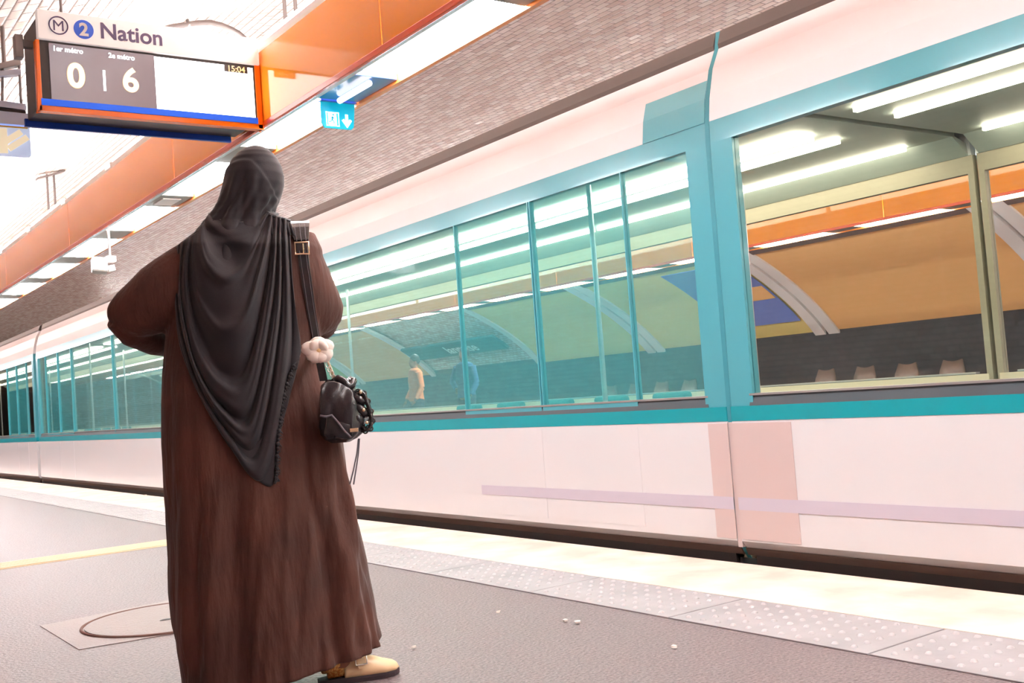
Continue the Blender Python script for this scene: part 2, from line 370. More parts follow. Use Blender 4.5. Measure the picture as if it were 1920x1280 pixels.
# ------------------------------------------------------------------ far wall
def vp_arc(Xa, Xb, y0, y1, off, th=.03, n=16):   # a shell following the vault between two X
    rings = []
    for i in range(n+1):
        X = Xa+(Xb-Xa)*i/n; u = (X-XC)/XA; z = vz(X)
        nx, nz = (X-XC)/XA**2, z/XB**2; l = math.hypot(nx, nz); nx /= l; nz /= l
        a = (X-nx*off, z-nz*off); c = (X-nx*(off+th), z-nz*(off+th))
        rings.append([(a[0], y0, a[1]), (a[0], y1, a[1]), (c[0], y1, c[1]), (c[0], y0, c[1])])
    return MB().loft(rings)
dd = MB(); dd.prism([(15.55, 0), (15.05, 0), (14.82, 1.5), (14.78, 1.62), (15.2, 1.62)], Y0, Y1)
struct(dd.build('wall_far', M['walltile']), 'dark tiled dado of the far platform wall')
post = [(-1.0, 2.6, 'postan', 'plain tan billboard opposite, nearest the right edge'), (3.1, 7.2, 'postan', 'wide tan billboard across the tracks right of a white rib'), (7.7, 11.4, 'postan', 'tan billboard across the tracks directly left of a white rib'),
        (11.9, 15.6, 'posyel', 'yellow billboard across the tracks beyond the tan ones'), (16.1, 19.6, 'posyel', 'second yellow billboard across the tracks'), (24.6, 28.4, 'postan', 'tan billboard beyond the station name plate'),
        (29, 33, 'posgreen', 'green billboard far along the opposite platform'), (33.6, 37.5, 'posgrey', 'beige billboard far along the opposite platform'), (38.2, 44, 'postan', 'most distant tan billboard opposite')]
for a, c, mm, lab in post:
    t = thing('billboard', lab, 'billboard', (14.2, (a+c)/2, 1.6), 'curved billboards on the far wall')
    vp_arc(14.86, 12.9, a, c, .06).build('poster_sheet', M[mm], t, smooth=False)
    if a == 11.9: BLUEB = t
    for yy in (a-.22, c): vp_arc(14.9, 12.6, yy, yy+.22, .05, .07).build('frame', M['cardw'], t, label='white curved side frame')
    vp_arc(12.9, 12.72, a, c, .05, .07, 3).build('top_frame', M['roofdark'], t)
# generic blue poster (no figure) pasted in the tan band
o = vp_arc(14.6, 13.0, 11.95, 13.6, .12, .012).build('poster_sheet', M['posblue'], BLUEB, label='blue poster pasted over the yellow one')
o2 = vp_arc(14.05, 13.72, 11.98, 13.0, .135, .006, 4).build('printed_band', M['postan'], o)
t = thing('name_plate', 'dark teal station name plate on the far wall', 'sign', (14.1, 21.8, 2.2))
P = lambda X, off: None
X = 14.0; z = vz(X); nx, nz = (X-XC)/XA**2, z/XB**2; l = math.hypot(nx, nz); nx /= l; nz /= l
c0 = Vector((X-nx*.26, 22.0, z-nz*.26)); tv = Vector((-nz, 0, nx))
MB().obox(c0, (0, 2.1, 0), tv*.26, Vector((nx, 0, nz))*.03).build('panel', M['plateteal'], t)
text_obj('lannaise', .42, M['cardw'], c0+Vector((-nx, 0, -nz))*.05+tv*-.13+Vector((0, .2, 0)), (0, -1, 0), tv, t, 'lettering', .008)
# benches opposite: single moulded seats
proto = None
for i in range(9):
    y = 9.0+i*.75+(1.6 if i > 3 else 0)
    if proto is None:
        s_ = thing('bucket_chair', 'x', 'seat', (14.1, y, 0)); proto = s_
        rings = []
        for k, (dx, dz, wd) in enumerate(((-.42, .42, .16), (-.40, .44, .2), (-.25, .40, .22), (-.08, .42, .22), (0, .52, .21), (.05, .7, .2), (.09, .86, .15))):
            rings.append([(14.1+dx, y+wd*e, dz+(.03*abs(e)**2)) for e in (-1, -.5, 0, .5, 1)]+[(14.1+dx+.02, y+wd*e, dz-.03+(.03*abs(e)**2)) for e in (1, .5, 0, -.5, -1)])
        MB().loft(rings).build('shell', M['seatfar'], s_, smooth=True)
        MB().box(13.95, 14.05, y-.03, y+.03, 0, .4).build('pedestal', M['dark'], s_)
    else:
        s_ = tree_copy(proto); s_.location.y = y
    s_['label'] = ('first', 'second', 'third', 'fourth', 'fifth', 'sixth', 'seventh', 'eighth', 'ninth')[i]+' brownish bucket seat from the right on the far platform'; s_['group'] = 'moulded seats on the far platform'
t = thing('vending_machine', 'lit blue and white vending machine on the far platform', 'vending machine', (13.6, 31.5, 0))
MB().box(13.3, 14.0, 30.8, 32.0, 0, 1.9).build('cabinet', M['cardw'], t, bevel=.02)
MB().box(13.27, 13.31, 30.9, 31.9, .6, 1.8).build('window', M['machine'], t)

# ------------------------------------------------------------------ lighting beams
def beam(x0, x1, ya, yb, label, flip=False, prot=None):
    t = thing('lighting_beam', label, 'light fixture', ((x0+x1)/2, (ya+yb)/2, 2.5), 'orange lighting beams')
    zb, zt = 2.5, 2.93
    ns = 8.0; y = ya
    seams = []; y = 4.283-3.01*3
    while y < yb: seams.append(y); y += 3.01
    seams = [s for s in seams if s > ya+.3]; cuts = [ya]+seams+[yb]
    for a, c in zip(cuts, cuts[1:]):
        MB().box(x0, x0+.012, a+.002, c-.002, zb+.03, zt).build('side_panel', M['orange'], t)
    MB().box(x0-.004, x0+.016, ya, yb, zb-.002, zb+.03).build('lip', M['orangelip'], t, bevel=.003, label='deep orange lower lip')
    MB().box(x0+.016, x0+.05, ya, yb, zb+.004, zb+.02).build('inner_strip', M['aqua'], t, label='pale aqua strip inside the lip')
    MB().box(x1-.028, x1, ya, yb, zb-.002, zb+.30).build('outer_panel', M['orangelip2'], t)
    MB().box(x1-.028, x1, ya, yb, zb+.30, zt).build('outer_panel', M['orangelip2'], t)
    MB().box(x0, x1, ya, yb, zt, zt+.02).build('top_plate', M['reflector'], t)
    MB().box(x0+.05, x1-.03, ya, yb, zb+.22, zb+.24).build('reflector_back', M['reflector'], t)
    # diffusers and divider plates every 1.55 m
    y = 4.9-1.55*8; k = 0
    xi0, xi1 = x0+.05, x1-.03; xl = x0+(.15 if flip else .20)
    while y < min(yb, 40):
        if y > ya+.3:
            MB().box(xi0, xi1, y-.22, y+.22, zb+.012, zb+.05).build('divider_plate', M['exithous' if abs(y-4.9) < .01 and not flip else 'plate'], t, bevel=.004)
            if abs(y-8.0) < .01 and not flip: 
                MB().box(xi0+.05, xi1-.06, y-.12, y+.12, zb+.004, zb+.014).build('speaker_grille', M['cardw'], t, bevel=.006)
            ym = y+.775
            for a, c in ((y+.24, ym-.015), (ym+.015, y+1.31)):
                rings = []
                for i in range(9):
                    e = i/8; yy = a+(c-a)*e; dz = .035*(1-abs(2*e-1)**3)
                    rings.append([(xi0+(xi1-xi0)*q, yy, zb+.052-dz-.03*math.sin(PI*q)) for q in [j/6 for j in range(7)]]+[(xi1, yy, zb+.15), (xi0, yy, zb+.15)])
                MB().loft(rings).build('lamp_diffuser', M['lampfar' if flip else 'lamp'], t, smooth=False)
            MB().box(xi0, xi1, ym-.013, ym+.013, zb+.05, zb+.14).build('rib', M['reflector'], t)
            # uplight batten over the left face, then an added fill tube
            MB().box(x0-.0, x0+.075, y-.55, y+.86, zt+.02, zt+.045).build('batten', M['cardw'], t)
            MB().tube([(x0+.035, y-.52, zt+.068), (x0+.035, y+.83, zt+.068)], .024, 8).build('uplight_or_fill_tube', M['uplamp'], t)
            MB().box(xl-.06, xl+.06, y-.6, y+.80, zt+.02, zt+.035).build('batten', M['cardw'], t)
            MB().tube([(xl, y-.55, zt+.06), (xl, y+.75, zt+.06)], .02, 8).build('uplight_or_fill_tube', M['vault_fill'], t)  # hidden extra tube, added to lift the vault brightness
        y += 1.55
    for yy in (5.8, 8.6, 12.05, 16, 20, 24, 28, 32):
        for dx in (.22, .29):
            MB().tube([(x0+dx, yy, zt+.02), (x0+dx, yy, vz(x0+dx)-.02)], .012, 8).build('hanger_rod', M['pipe'], t)
        zz = vz(x0+.255); MB().obox((x0+.255, yy, zz-.035), (.14, 0, .05), (0, .05, 0), (-.003, 0, .008)).build('ceiling_plate', M['pipe'], t)
    return t
beam(2.44, 2.77, Y0+.2, 46, 'long orange lighting beam hanging over the near platform')
beam(10.43, 10.76, Y0+.2, 46, 'long orange lighting beam hanging over the far platform across the tracks', True)

# ------------------------------------------------------------------ platform information sign
SX0, SX1, SY, SYB = 1.25, 2.425, 5.7, 6.08
t = thing('information_sign', 'hanging electronic departure sign headed Nation in an orange frame', 'sign', (1.84, 5.9, 2.5))
MB().box(SX0+.012, SX1-.01, SY+.03, SYB, 2.525, 2.99).build('case', M['signdark'], t, bevel=.006)
b = MB(); b.box(SX0-.012, SX0+.008, SY+.0, SY+.05, 2.482, 2.85); b.box(SX1-.02, SX1+.012, SY+.0, SY+.05, 2.482, 2.86); b.box(SX0-.012, SX1+.012, SY+.0, SY+.05, 2.482, 2.512)
b.build('frame', M['frameorange'], t, bevel=.004)
MB().box(SX0+.0, SX1+.006, SY-.015, SY+.03, 2.85, 3.003).build('header_panel', M['header'], t, bevel=.004)
MB().box(SX0+.008, SX1-.02, SY+.006, SY+.03, 2.512, 2.85).build('bezel', M['black'], t)
MB().box(SX0+.052, 1.84, SY+.001, SY+.006, 2.545, 2.838).build('screen', M['screen'], t, label='dark screen half')
b = MB(); b.box(1.836, 2.392, SY-.001, SY+.006, 2.545, 2.832)
b.build('screen', M['screenw'], t, label='glowing white screen half')
MB().box(SX0+.002, SX1-.02, SY-.003, SY+.006, 2.512, 2.545).build('blue_strip', M['blue'], t)
MB().box(SX0-.005, SX1-.04, SYB-.01, SYB+.012, 2.492, 2.535).build('blue_strip', M['bluedark'], t)
MB().box(2.225, 2.36, SY-.0035, SY-.0005, 2.795, 2.832).build('clock_panel', M['signdark'], t)
ax, az = (1, 0, 0), (0, 0, 1); yf = SY-.0165
text_obj('Nation', .118, M['ink'], (1.553, yf, 2.892), ax, az, t, 'lettering', .0022)
MB().tube(disc_pts((1.350, yf-.001, 2.929), ax, az, .045, 40), .0035, 6, True).build('ring_symbol', M['ink'], t)
text_obj('M', .078, M['ink'], (1.350, yf, 2.902), ax, az, t, 'ring_letter', 0, align='CENTER')
b = MB(); b.add(disc_pts((1.474, yf, 2.925), ax, az, .05)+disc_pts((1.474, yf+.004, 2.925), ax, az, .05), [tuple(range(40))]+[(i, (i+1) % 40, (i+1) % 40+40, i+40) for i in range(40)])
b.build('line_disc', M['lineblue'], t, label='blue disc')
text_obj('2', .092, M['cardw'], (1.474, yf-.0018, 2.893), ax, az, t, 'line_number', .003, align='CENTER')
ys = SY-.0018
text_obj('0', .175, M['digitedge'], (1.427, ys+.0010, 2.622), ax, az, t, 'digit_edge', .0065, align='CENTER')
text_obj('6', .175, M['digitedge'], (1.703, ys+.0010, 2.628), ax, az, t, 'digit_edge', .0055, align='CENTER')
text_obj('0', .175, M['digit'], (1.427, ys, 2.622), ax, az, t, 'digit', .003, align='CENTER')
text_obj('6', .175, M['digit'], (1.703, ys, 2.628), ax, az, t, 'digit', .003, align='CENTER')
text_obj('1er métro', .036, M['digitw'], (1.318, ys, 2.800), ax, az, t, 'lettering', .0006)
text_obj('2e métro', .036, M['digitw'], (1.595, ys, 2.797), ax, az, t, 'lettering', .0006)
MB().box(1.562, 1.574, ys-.001, ys+.001, 2.615, 2.725).build('divider_bar', M['digitw'], t)
text_obj('15:04', .048, M['digito'], (2.292, SY-.0062, 2.797), ax, az, t, 'clock_digits', .0004, align='CENTER')
for X in (1.42,): MB().tube([(X, 5.9, 2.98), (X, 5.9, vz(X)-.01)], .008, 8).build('hanging_rod', M['steel'], t)
MB().box(1.42-.04, 1.42+.04, 5.87, 5.93, vz(1.42)-.03, vz(1.42)-.015).build('ceiling_plate', M['steel'], t)
b = MB(); b.box(1.175, 1.215, 5.86, 5.92, 2.80, 2.92); b.box(1.20, 1.27, 5.87, 5.91, 2.86, 2.90)
b.build('side_bracket', M['steel'], t, bevel=.003, label='grey side bracket')
# ------------------------------------------------------------------ second hanging panel at the far left
YS = 6.6
def bar(p0, p1, h, m, name, par, y=YS, th=.03):
    a = onY(*p0, y); c = onY(*p1, y); d = c-a; a = a-d*1.1; ctr = (a+c)/2; dx = (c-a)/2
    dx.y = 0
    return MB().obox(ctr, dx, (0, th, 0), (0, 0, h/2)).build(name, m, par)
t = thing('platform_map_sign', 'pale blue hanging panel with yellow stripes left of the departure sign', 'sign', (1.1, YS, 2.4))
bar((0, 126), (37, 118), .034, M['steel'], 'top_rail', t)
bar((0, 140), (37, 136), .03, M['paleblue'], 'lamp_bar', t)
bar((0, 197), (47, 203), .036, M['paleblue'], 'header_bar', t)
bar((0, 207), (47, 213), .016, M['signdark'], 'dark_gap', t)
bar((0, 224), (54, 229), .085, M['paleblue'], 'case', t)
bar((0, 262), (55, 266), .175, M['postblue'], 'panel', t)
bar((0, 236), (52, 240), .008, M['amber'], 'amber_edge', t, y=YS-.035, th=.003)
a = onY(-40, 262, YS-.034); c = onY(14, 264, YS-.034); MB().obox((a+c)/2, (c-a)/2, (0, .003, 0), (0, 0, .072)).build('yellow_field', M['postyel'], t)
for q in (0, 1):
    p = onY(22+q*12, 258+q*10, YS-.033); MB().obox(p, (.052, 0, .038), (0, .002, 0), (-.010, 0, .014)).build('diagonal_stripe', M['postyel'], t)
for px in (8,): MB().tube([onY(px, 120, YS), Vector((onY(px, 120, YS).x, YS, vz(onY(px, 120, YS).x)-.01))], .012, 8).build('hanger', M['steel'], t)
for px in (44,): MB().tube([onY(px-8, 122, YS), onY(px-4, 200, YS)], .008, 8).build('hanger', M['steel'], t)
a = onY(4, 210, YS); MB().tube([onY(5, 124, YS), a], .008, 8).build('hanger', M['steel'], t)
# curved conduit under the vault
YP = 7.0
pts = [onY(x, y, YP) for x, y in ((300, 57), (318, 51), (350, 46), (372, 43), (394, 42), (415, 47), (434, 55), (448, 63), (458, 72), (466, 84))]
t = thing('curved_conduit', 'grey curved conduit hanging below the vault behind the departure sign', 'pipe', onY(394, 42, YP))
MB().tube(pts, .019, 10).build('pipe', M['pipe'], t, smooth=True)
p = onY(353, 44, YP); q = onY(347, 20, YP)
MB().tube([p, q], .012, 8).build('hanger', M['pipe'], t); MB().obox(q, (.03, 0, 0), (0, .02, 0), (0, 0, .01)).build('ceiling_plate', M['steel'], t)
MB().tube([pts[2]-Vector((.02, 0, 0)), pts[2]+Vector((.02, 0, 0))], .018, 10).build('clamp', M['steel'], t)
# exit sign
t = thing('exit_sign', 'cyan emergency exit sign with running figure and down arrow under the beam', 'sign', (2.63, 5.15, 2.4))
MB().prism([(2.53, 2.515), (2.53, 2.39), (2.545, 2.365), (2.705, 2.365), (2.72, 2.38), (2.735, 2.515)], 5.145, 5.155).build('panel', M['exit'], t, bevel=.002)
MB().box(2.525, 2.738, 5.13, 5.17, 2.505, 2.53).build('holder', M['exithous'], t, bevel=.003)
yf = 5.143
def flat(pts, y, th=.002): 
    return MB().prism(pts, y-th, y)
b = MB()
for a in ((2.556, 2.632, 2.376, 2.380), (2.556, 2.632, 2.448, 2.452), (2.556, 2.560, 2.376, 2.452), (2.628, 2.632, 2.376, 2.452)): b.box(a[0], a[1], yf-.002, yf, a[2], a[3])
b.box(2.568, 2.617, yf-.002, yf, 2.384, 2.445); b.build('door_pictogram', M['exitw'], t)
b = MB(); yy = yf-.003
def seg(b, p, q, wd, y): 
    p = Vector((p[0], y, p[1])); q = Vector((q[0], y, q[1])); d = q-p; n = Vector((-d.z, 0, d.x)).normalized()*wd/2; b.obox((p+q)/2, d/2, n, (0, .001, 0))
for p, q, wd in (((2.594, 2.428), (2.590, 2.410), .009), ((2.590, 2.410), (2.600, 2.400), .005), ((2.600, 2.400), (2.598, 2.388), .005), ((2.590, 2.410), (2.580, 2.400), .005), ((2.580, 2.400), (2.570, 2.398), .005), ((2.593, 2.424), (2.580, 2.420), .004), ((2.593, 2.424), (2.604, 2.415), .004)): seg(b, p, q, wd, yy)
b.add(disc_pts((2.597, yy-.001, 2.437), ax, az, .006, 16), [tuple(range(16))])
b.build('running_figure', M['exit'], t)
b = MB(); seg(b, (2.678, 2.445), (2.678, 2.392), .016, yf-.001)
b2 = flat([(2.648, 2.412), (2.660, 2.420), (2.678, 2.398), (2.696, 2.420), (2.708, 2.412), (2.678, 2.372)], yf); b.add(b2.v, b2.f)
b.build('down_arrow', M['exitw'], t)
MB().tube([(2.60, 4.72, 2.492), (2.60, 5.06, 2.492)], .016, 10).build('lamp', M['exitw'], t, smooth=True)
# camera cluster hanging from the beam
YC = 9.3
pc = onY(205, 436, YC)
t = thing('security_camera', 'white boxy camera unit hanging from a rod under the beam', 'camera', onY(206, 440, YC))
a = onY(203, 436, YC); c = onY(206, 480, YC); a.z = 2.51
MB().tube([a, c], .012, 8).build('rod', M['steel'], t)
MB().obox(onY(207, 486, YC), (.038, 0, 0), (0, .04, 0), (0, 0, .026)).build('junction_box', M['cardw'], t, bevel=.004)
MB().obox(onY(208, 503, YC), (.028, 0, .006), (0, .03, 0), (-.006, 0, .024)).build('small_camera', M['cardw'], t, bevel=.004)
q = onY(186, 497, YC-.03)
MB().obox(q, (.062, 0, -.004), (.02, .10, .0), (0, 0, .055)).build('housing', M['cardw'], t, bevel=.006)
MB().obox(q+Vector((0, 0, -.058)), (.058, 0, -.004), (.02, .095, 0), (0, 0, .004)).build('base_plate', M['plate'], t, label='grey underside')

# ------------------------------------------------------------------ train
XS, XF = 3.85, 6.25
def side(sx):     # maps inset d to X for near (0) / far (1) side
    return (lambda d: XS+d) if sx == 0 else (lambda d: XF-d)
def car(ya, yb, label, segs, stripe=None, ends=(), patch=None, film=False, lights=((4.99, .17), (5.30, .03), (5.95, .03))):
    t = thing('train_car', label, 'train', ((XS+XF)/2, (ya+yb)/2, -.9), 'cars of the passing train')
    for sx in (0, 1):
        X = side(sx)
        P = lambda pts: [(X(d), z) for d, z in pts]
        MB().prism(P([(0.03, .055), (0, .09), (0, .665), (.06, .665), (.06, .055)]), ya, yb).build('lower_panel', M['white'], t)
        MB().prism(P([(.035, .02), (.02, .055), (.06, .055), (.06, .02)]), ya, yb).build('sill_band', M['roofdark'], t, label='brownish band below the white panel')
        MB().prism(P([(-.002, .665), (-.002, .735), (.05, .735), (.05, .665)]), ya, yb).build('teal_stripe', M['teal'], t)
        MB().prism(P([(0.0, .735), (.012, .783), (.06, .783), (.06, .735)]), ya+.12, yb-.12).build('window_sill', M['sillm'], t)
        MB().prism(P([(.004, .783), (.004, .793), (.05, .793), (.05, .783)]), ya+.12, yb-.12).build('sill_trim', M['alu'], t, label='bright metal line under the windows')
        MB().prism(P([(.012, 2.02), (.018, 2.13), (.06, 2.13), (.06, 2.02)]), ya, yb).build('header_band', M['tealp' if sx == 0 else 'inframe'], t, label='teal band above the windows')
        MB().prism(P([(.018, 2.13), (.035, 2.25), (.075, 2.40), (.13, 2.51), (.2, 2.51), (.1, 2.3), (.07, 2.13)]), ya, yb).build('cantrail', M['cantrail'], t, smooth=False)
        MB().prism(P([(.128, 2.505), (.125, 2.53), (.15, 2.60), (.22, 2.60), (.2, 2.505)]), ya, yb).build('gutter', M['gutter'], t)
        MB().prism(P([(.07, -.75), (.035, .02), (.12, .02), (.14, -.75)]), ya+.05, yb-.05).build('skirt', M['black'], t)
        y = yb
        for kind, ln in segs:
            y0_, y1_ = y-ln, y; y = y0_
            if sx == 1 and not (kind == 'P' and ln > .1): continue
            if kind == 'P':
                MB().prism(P([(.004, .735), (.012, 2.02), (.06, 2.02), (.06, .735)]), y0_ if (sx == 0 or y0_ < ya+.3) else y1_-.04, y1_ if (sx == 0 or y1_ > yb-.3) else y0_+.04).build('pillar', M['tealp' if sx == 0 else 'inframe'], t)
            elif kind == 'W':
                MB().prism(P([(.022, .79), (.026, 2.025), (.032, 2.025), (.028, .79)]), y0_, y1_).build('window_pane', M['glasst' if film else 'glass'], t)
            else:
                m_ = (y0_+y1_)/2
                for a, c in ((y0_, m_-.006), (m_+.006, y1_)):
                    d = MB(); fr = .009
                    for q in ((a, a+fr), (c-fr, c)): d.prism(P([(.006, .735), (.012, 2.02), (.045, 2.02), (.045, .735)]), *q)
                    d.prism(P([(.006, .735), (.006, .788), (.045, .788), (.045, .735)]), a, c)
                    dr = d.build('door_leaf', M['tealp' if sx == 0 else 'inframe'], t)
                    MB().prism(P([(.018, .79), (.022, 2.025), (.028, 2.025), (.024, .79)]), a+fr, c-fr).build('door_glass', M['glassd'], dr)
                    MB().prism(P([(-.0015, .12), (-.0015, .655), (.002, .655), (.002, .12)]), a+.01, c-.01).build('door_lower_panel', M['white'], dr)
        if sx == 1: MB().prism(P([(.022, .79), (.026, 2.025), (.032, 2.025), (.028, .79)]), ya+.04, yb-.04).build('window_pane', M['glassf'], t)
        MB().prism(P([(.06, .0), (.06, .76), (.075, .78), (.085, 0)]), ya+.02, yb-.02).build('inner_lining', M['carwall'], t)
    MB().box(XS+.06, XF-.06, ya+.03, yb-.03, -.12, 0).build('car_floor', M['carfloor'], t)
    MB().box(XS+.16, XF-.16, ya, yb, 2.58, 2.605).build('roof', M['roofdark'], t)
    MB().box(XS+.2, XF-.2, ya+.02, yb-.02, 2.235, 2.26).build('inner_ceiling', M['carceil'], t)
    for a, c, z in ((XS+.07, XS+.35, 2.13), (XF-.35, XF-.07, 2.13)): MB().prism([(a if a < 5 else c, z), (a+.16 if a < 5 else c-.16, 2.24), (a+.2 if a < 5 else c-.2, 2.26), (a if a < 5 else c, 2.2)], ya+.02, yb-.02).build('ceiling_cove', M['carceil'], t)
    for x, wd in lights:
        y = ya+.3
        while y < yb-1.5:
            MB().box(x-wd/2, x+wd/2, y, min(y+3.0, yb-.2), 2.205, 2.234).build('ceiling_light', M['carlight'], t); y += 3.06
    for yy in (ya, yb-.06):
        b = MB(); b.box(XS+.06, XS+.10, yy, yy+.06, 0, 2.12); b.box(XS+.13, XF-.25, yy, yy+.06, 2.262, 2.36); b.box(XS+.09, XS+.13, yy, yy+.06, 2.08, 2.34)
        b.build('end_frame', M['inframe'], t)
    if stripe:  # thin mauve strip paints a reflection onto the white panel
        a_, c_ = stripe; MB().box(XS-.0035, XS+.002, a_, c_, .24, .30).build('painted_reflection', M['mauve'], t, label='faint mauve reflection painted low on the white panel')
    for (a_, c_) in ends:  # darker slips paint the shading beside the gap onto the body
        MB().prism([(XS-.003, .10), (XS-.003, .655), (XS+.002, .655), (XS+.002, .10)], a_, c_).build('painted_end_shade', M['greige'], t, label='pinkish grey shade painted on the car end')
    if patch:
        P = lambda pts: [(XS+d, z) for d, z in pts]
        MB().prism(P([(.014, 2.13), (.031, 2.25), (.071, 2.38), (.08, 2.38), (.04, 2.25), (.03, 2.13)]), *patch).build('teal_end_patch', M['tealp'], t)
    # seats between the doors, grab poles at the doors
    y = yb
    for kind, ln in segs:
        y0_, y1_ = y-ln, y; y = y0_
        if kind == 'D':
            for x in (4.35, 5.75):
                MB().tube([(x, (y0_+y1_)/2, 0), (x, (y0_+y1_)/2, 2.235)], .017, 10).build('grab_pole', M['alu'], t)
        elif kind == 'W' and ln > 1.5:
            for x in (XF-.56, ) if True else ():
                n = int(ln//.75)
                for k in range(n):
                    yy = y0_+.35+k*.75
                    b = MB(); b.box(x, x+.4, yy-.2, yy+.2, .40, .48); b.box(x+.33, x+.42, yy-.2, yy+.2, .42, .79); b.box(x+.1, x+.3, yy-.04, yy+.04, 0, .4)
                    b.build('seat', M['seat'], t, bevel=.03)
    for yy in (ya+2.2, yb-2.2):
        for x in (XS+.5, XF-.56):
            b = MB(); b.tube([(x, yy-.9, -.72), (x, yy+.9, -.72)], .04, 8)
            for q in (-.8, .8): b.tube([(x-.06, yy+q, -.58), (x+.06, yy+q, -.58)], .37, 28)
            b.build('wheelset', M['dark'], t)
    return t
segsA = [('P', .14), ('W', .5), ('D', 1.7), ('P', .014), ('W', 2.2), ('P', .014), ('W', 2.25), ('D', 1.7), ('P', .014), ('W', 2.2), ('P', .014), ('W', 2.25), ('D', 1.7), ('W', .5), ('P', .14)]
LA = sum(s[1] for s in segsA)
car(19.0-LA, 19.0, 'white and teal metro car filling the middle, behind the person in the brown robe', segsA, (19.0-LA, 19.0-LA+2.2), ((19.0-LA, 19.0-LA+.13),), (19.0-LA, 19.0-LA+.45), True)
car(19.2, 19.2+LA, 'metro car farthest away, left of the dark gap', segsA)
e = 19.0-LA-.03
segsC = [('P', .14), ('W', 2.0), ('P', .014), ('D', 1.7), ('P', .014), ('W', 2.2), ('P', .014), ('W', 2.25), ('D', 1.7), ('P', .014), ('W', 2.2), ('P', .14)]
LC = sum(s_[1] for s_ in segsC)
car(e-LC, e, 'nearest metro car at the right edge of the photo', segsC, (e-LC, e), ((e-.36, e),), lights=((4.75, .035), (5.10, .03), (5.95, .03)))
for ya, lab in ((19.0, 'dark concertina gangway at the far gap between cars'), (e, 'pale teal concertina gangway between the two nearest cars')):
    g = .2 if ya == 19.0 else .03
    rings = []; n = 9
    prf = [(.004, .09), (.004, .665), (.004, .735), (.012, 2.02), (.018, 2.13), (.035, 2.25), (.075, 2.40), (.13, 2.51), (.15, 2.60)]
    for i in range(n):
        d = (.05 if ya == 19.0 else .004) * (i % 2) + (.10 if ya == 19.0 else 0); y = ya+.001+(g-.002)*i/(n-1)
        rings.append([(XS+q+d, y, z) for q, z in prf]+[(XF-q-d, y, z) for q, z in prf[::-1]]+[(XF-.06, y, .0), (XS+.06, y, .0)])
    o = MB().loft(rings, caps=False).build('gangway', M['bellow'] if ya < 19 else M['black']); tag(o, lab, 'gangway')
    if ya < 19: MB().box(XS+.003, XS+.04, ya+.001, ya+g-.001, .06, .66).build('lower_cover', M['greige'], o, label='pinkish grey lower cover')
#PERSON#
# ------------------------------------------------------------------ the woman
PHI = math.atan2(1.29, 3.3)
EV = Vector((math.sin(PHI), math.cos(PHI), 0)); ER = Vector((math.cos(PHI), -math.sin(PHI), 0)); EZ = Vector((0, 0, 1))
PD = 3.54
def PV(x, y, dep=0.0):
    d = ray(x, y); return VC + d*((PD+dep-VC.dot(EV))/d.dot(EV))
PXM = 1/602.0      # metres per pixel at the figure
def remesh(o, vox, smooth=2):
    m = o.modifiers.new('remesh', 'REMESH'); m.mode = 'VOXEL'; m.voxel_size = vox; m.use_smooth_shade = True
    if smooth:
        s = o.modifiers.new('smooth', 'SMOOTH'); s.iterations = smooth; s.factor = .5
    return o
BETA = math.radians(52)
FD = (EV*math.sin(BETA)+ER*math.cos(BETA)).normalized(); FS = FD.cross(EZ).normalized()
Hc = PV(479, 337, .0)
def hp(f, s, z): return Hc+FD*f+FS*s+EZ*z
# ---- body: one continuous surface
b = MB()
rot = Matrix((FS, FD, EZ)).transposed()
b.ell(hp(-.006, 0, .010), .066, .080, .078, 20, 14, rot)          # cranium
b.ell(hp(.022, 0, -.035), .056, .062, .078, 20, 14, rot)         # face
b.ell(hp(.060, 0, -.092), .026, .024, .024, 12, 8, rot)          # chin
b.tube([hp(.083, 0, .012), hp(.096, 0, -.018), hp(.106, 0, -.034)], [.008, .011, .014], 10)   # nose
for s in (-1, 1):
    b.ell(hp(.094, s*.011, -.037), .008, .009, .007, 10, 6, rot)
    b.ell(hp(.076, s*.027, .018), .020, .012, .008, 12, 6, rot)   # brow
    b.ell(hp(.052, s*.038, -.03), .020, .022, .022, 12, 8, rot)   # cheek
    b.ell(hp(-.005, s*.070, -.018), .010, .020, .032, 10, 8, rot) # ear
b.ell(hp(.079, 0, -.062), .024, .011, .0065, 12, 6, rot); b.ell(hp(.078, 0, -.071), .021, .011, .007, 12, 6, rot)  # lips
neck = [hp(-.01, 0, -.06), PV(482, 405, .0), PV(482, 432, .0)]
b.tube(neck, [.055, .050, .062], 16)
def lring(c, a, d, n=20): return [c+ER*a*math.cos(2*PI*k/n)+EV*d*math.sin(2*PI*k/n) for k in range(n)]
b.loft([lring(PV(*q), a, d) for q, a, d in (((480, 418, 0), .07, .06), ((470, 440, 0), .15, .085), ((468, 480, .0), .185, .105), ((465, 540, 0), .165, .11), ((460, 620, 0), .135, .10), ((455, 700, .0), .16, .12), ((455, 770, 0), .175, .13), ((455, 820, 0), .17, .12))])
def leg(pts, rad): b.tube(pts, rad, 16)
toeR = onZ(745, 1262, 0); heelR = onZ(598, 1286, 0)
fd = (toeR-heelR).normalized()
ankR = heelR+fd*.055+EZ*.09
leg([PV(505, 800, 0), PV(525, 960, -.02), PV(545, 1090, -.02), ankR+EZ*.14+Vector((0, 0, 0)), ankR], [.095, .068, .056, .042, .034])
b.tube([heelR+fd*.03+EZ*.05, heelR+fd*.10+EZ*.055, heelR+fd*.19+EZ*.04, heelR+fd*.225+EZ*.036], [.026, .028, .022, .014], 14)
heelL = PV(400, 1290, .06); heelL.z = 0; fl = (ER*.25+EV*.97).normalized(); ankL = heelL+fl*.05+EZ*.09
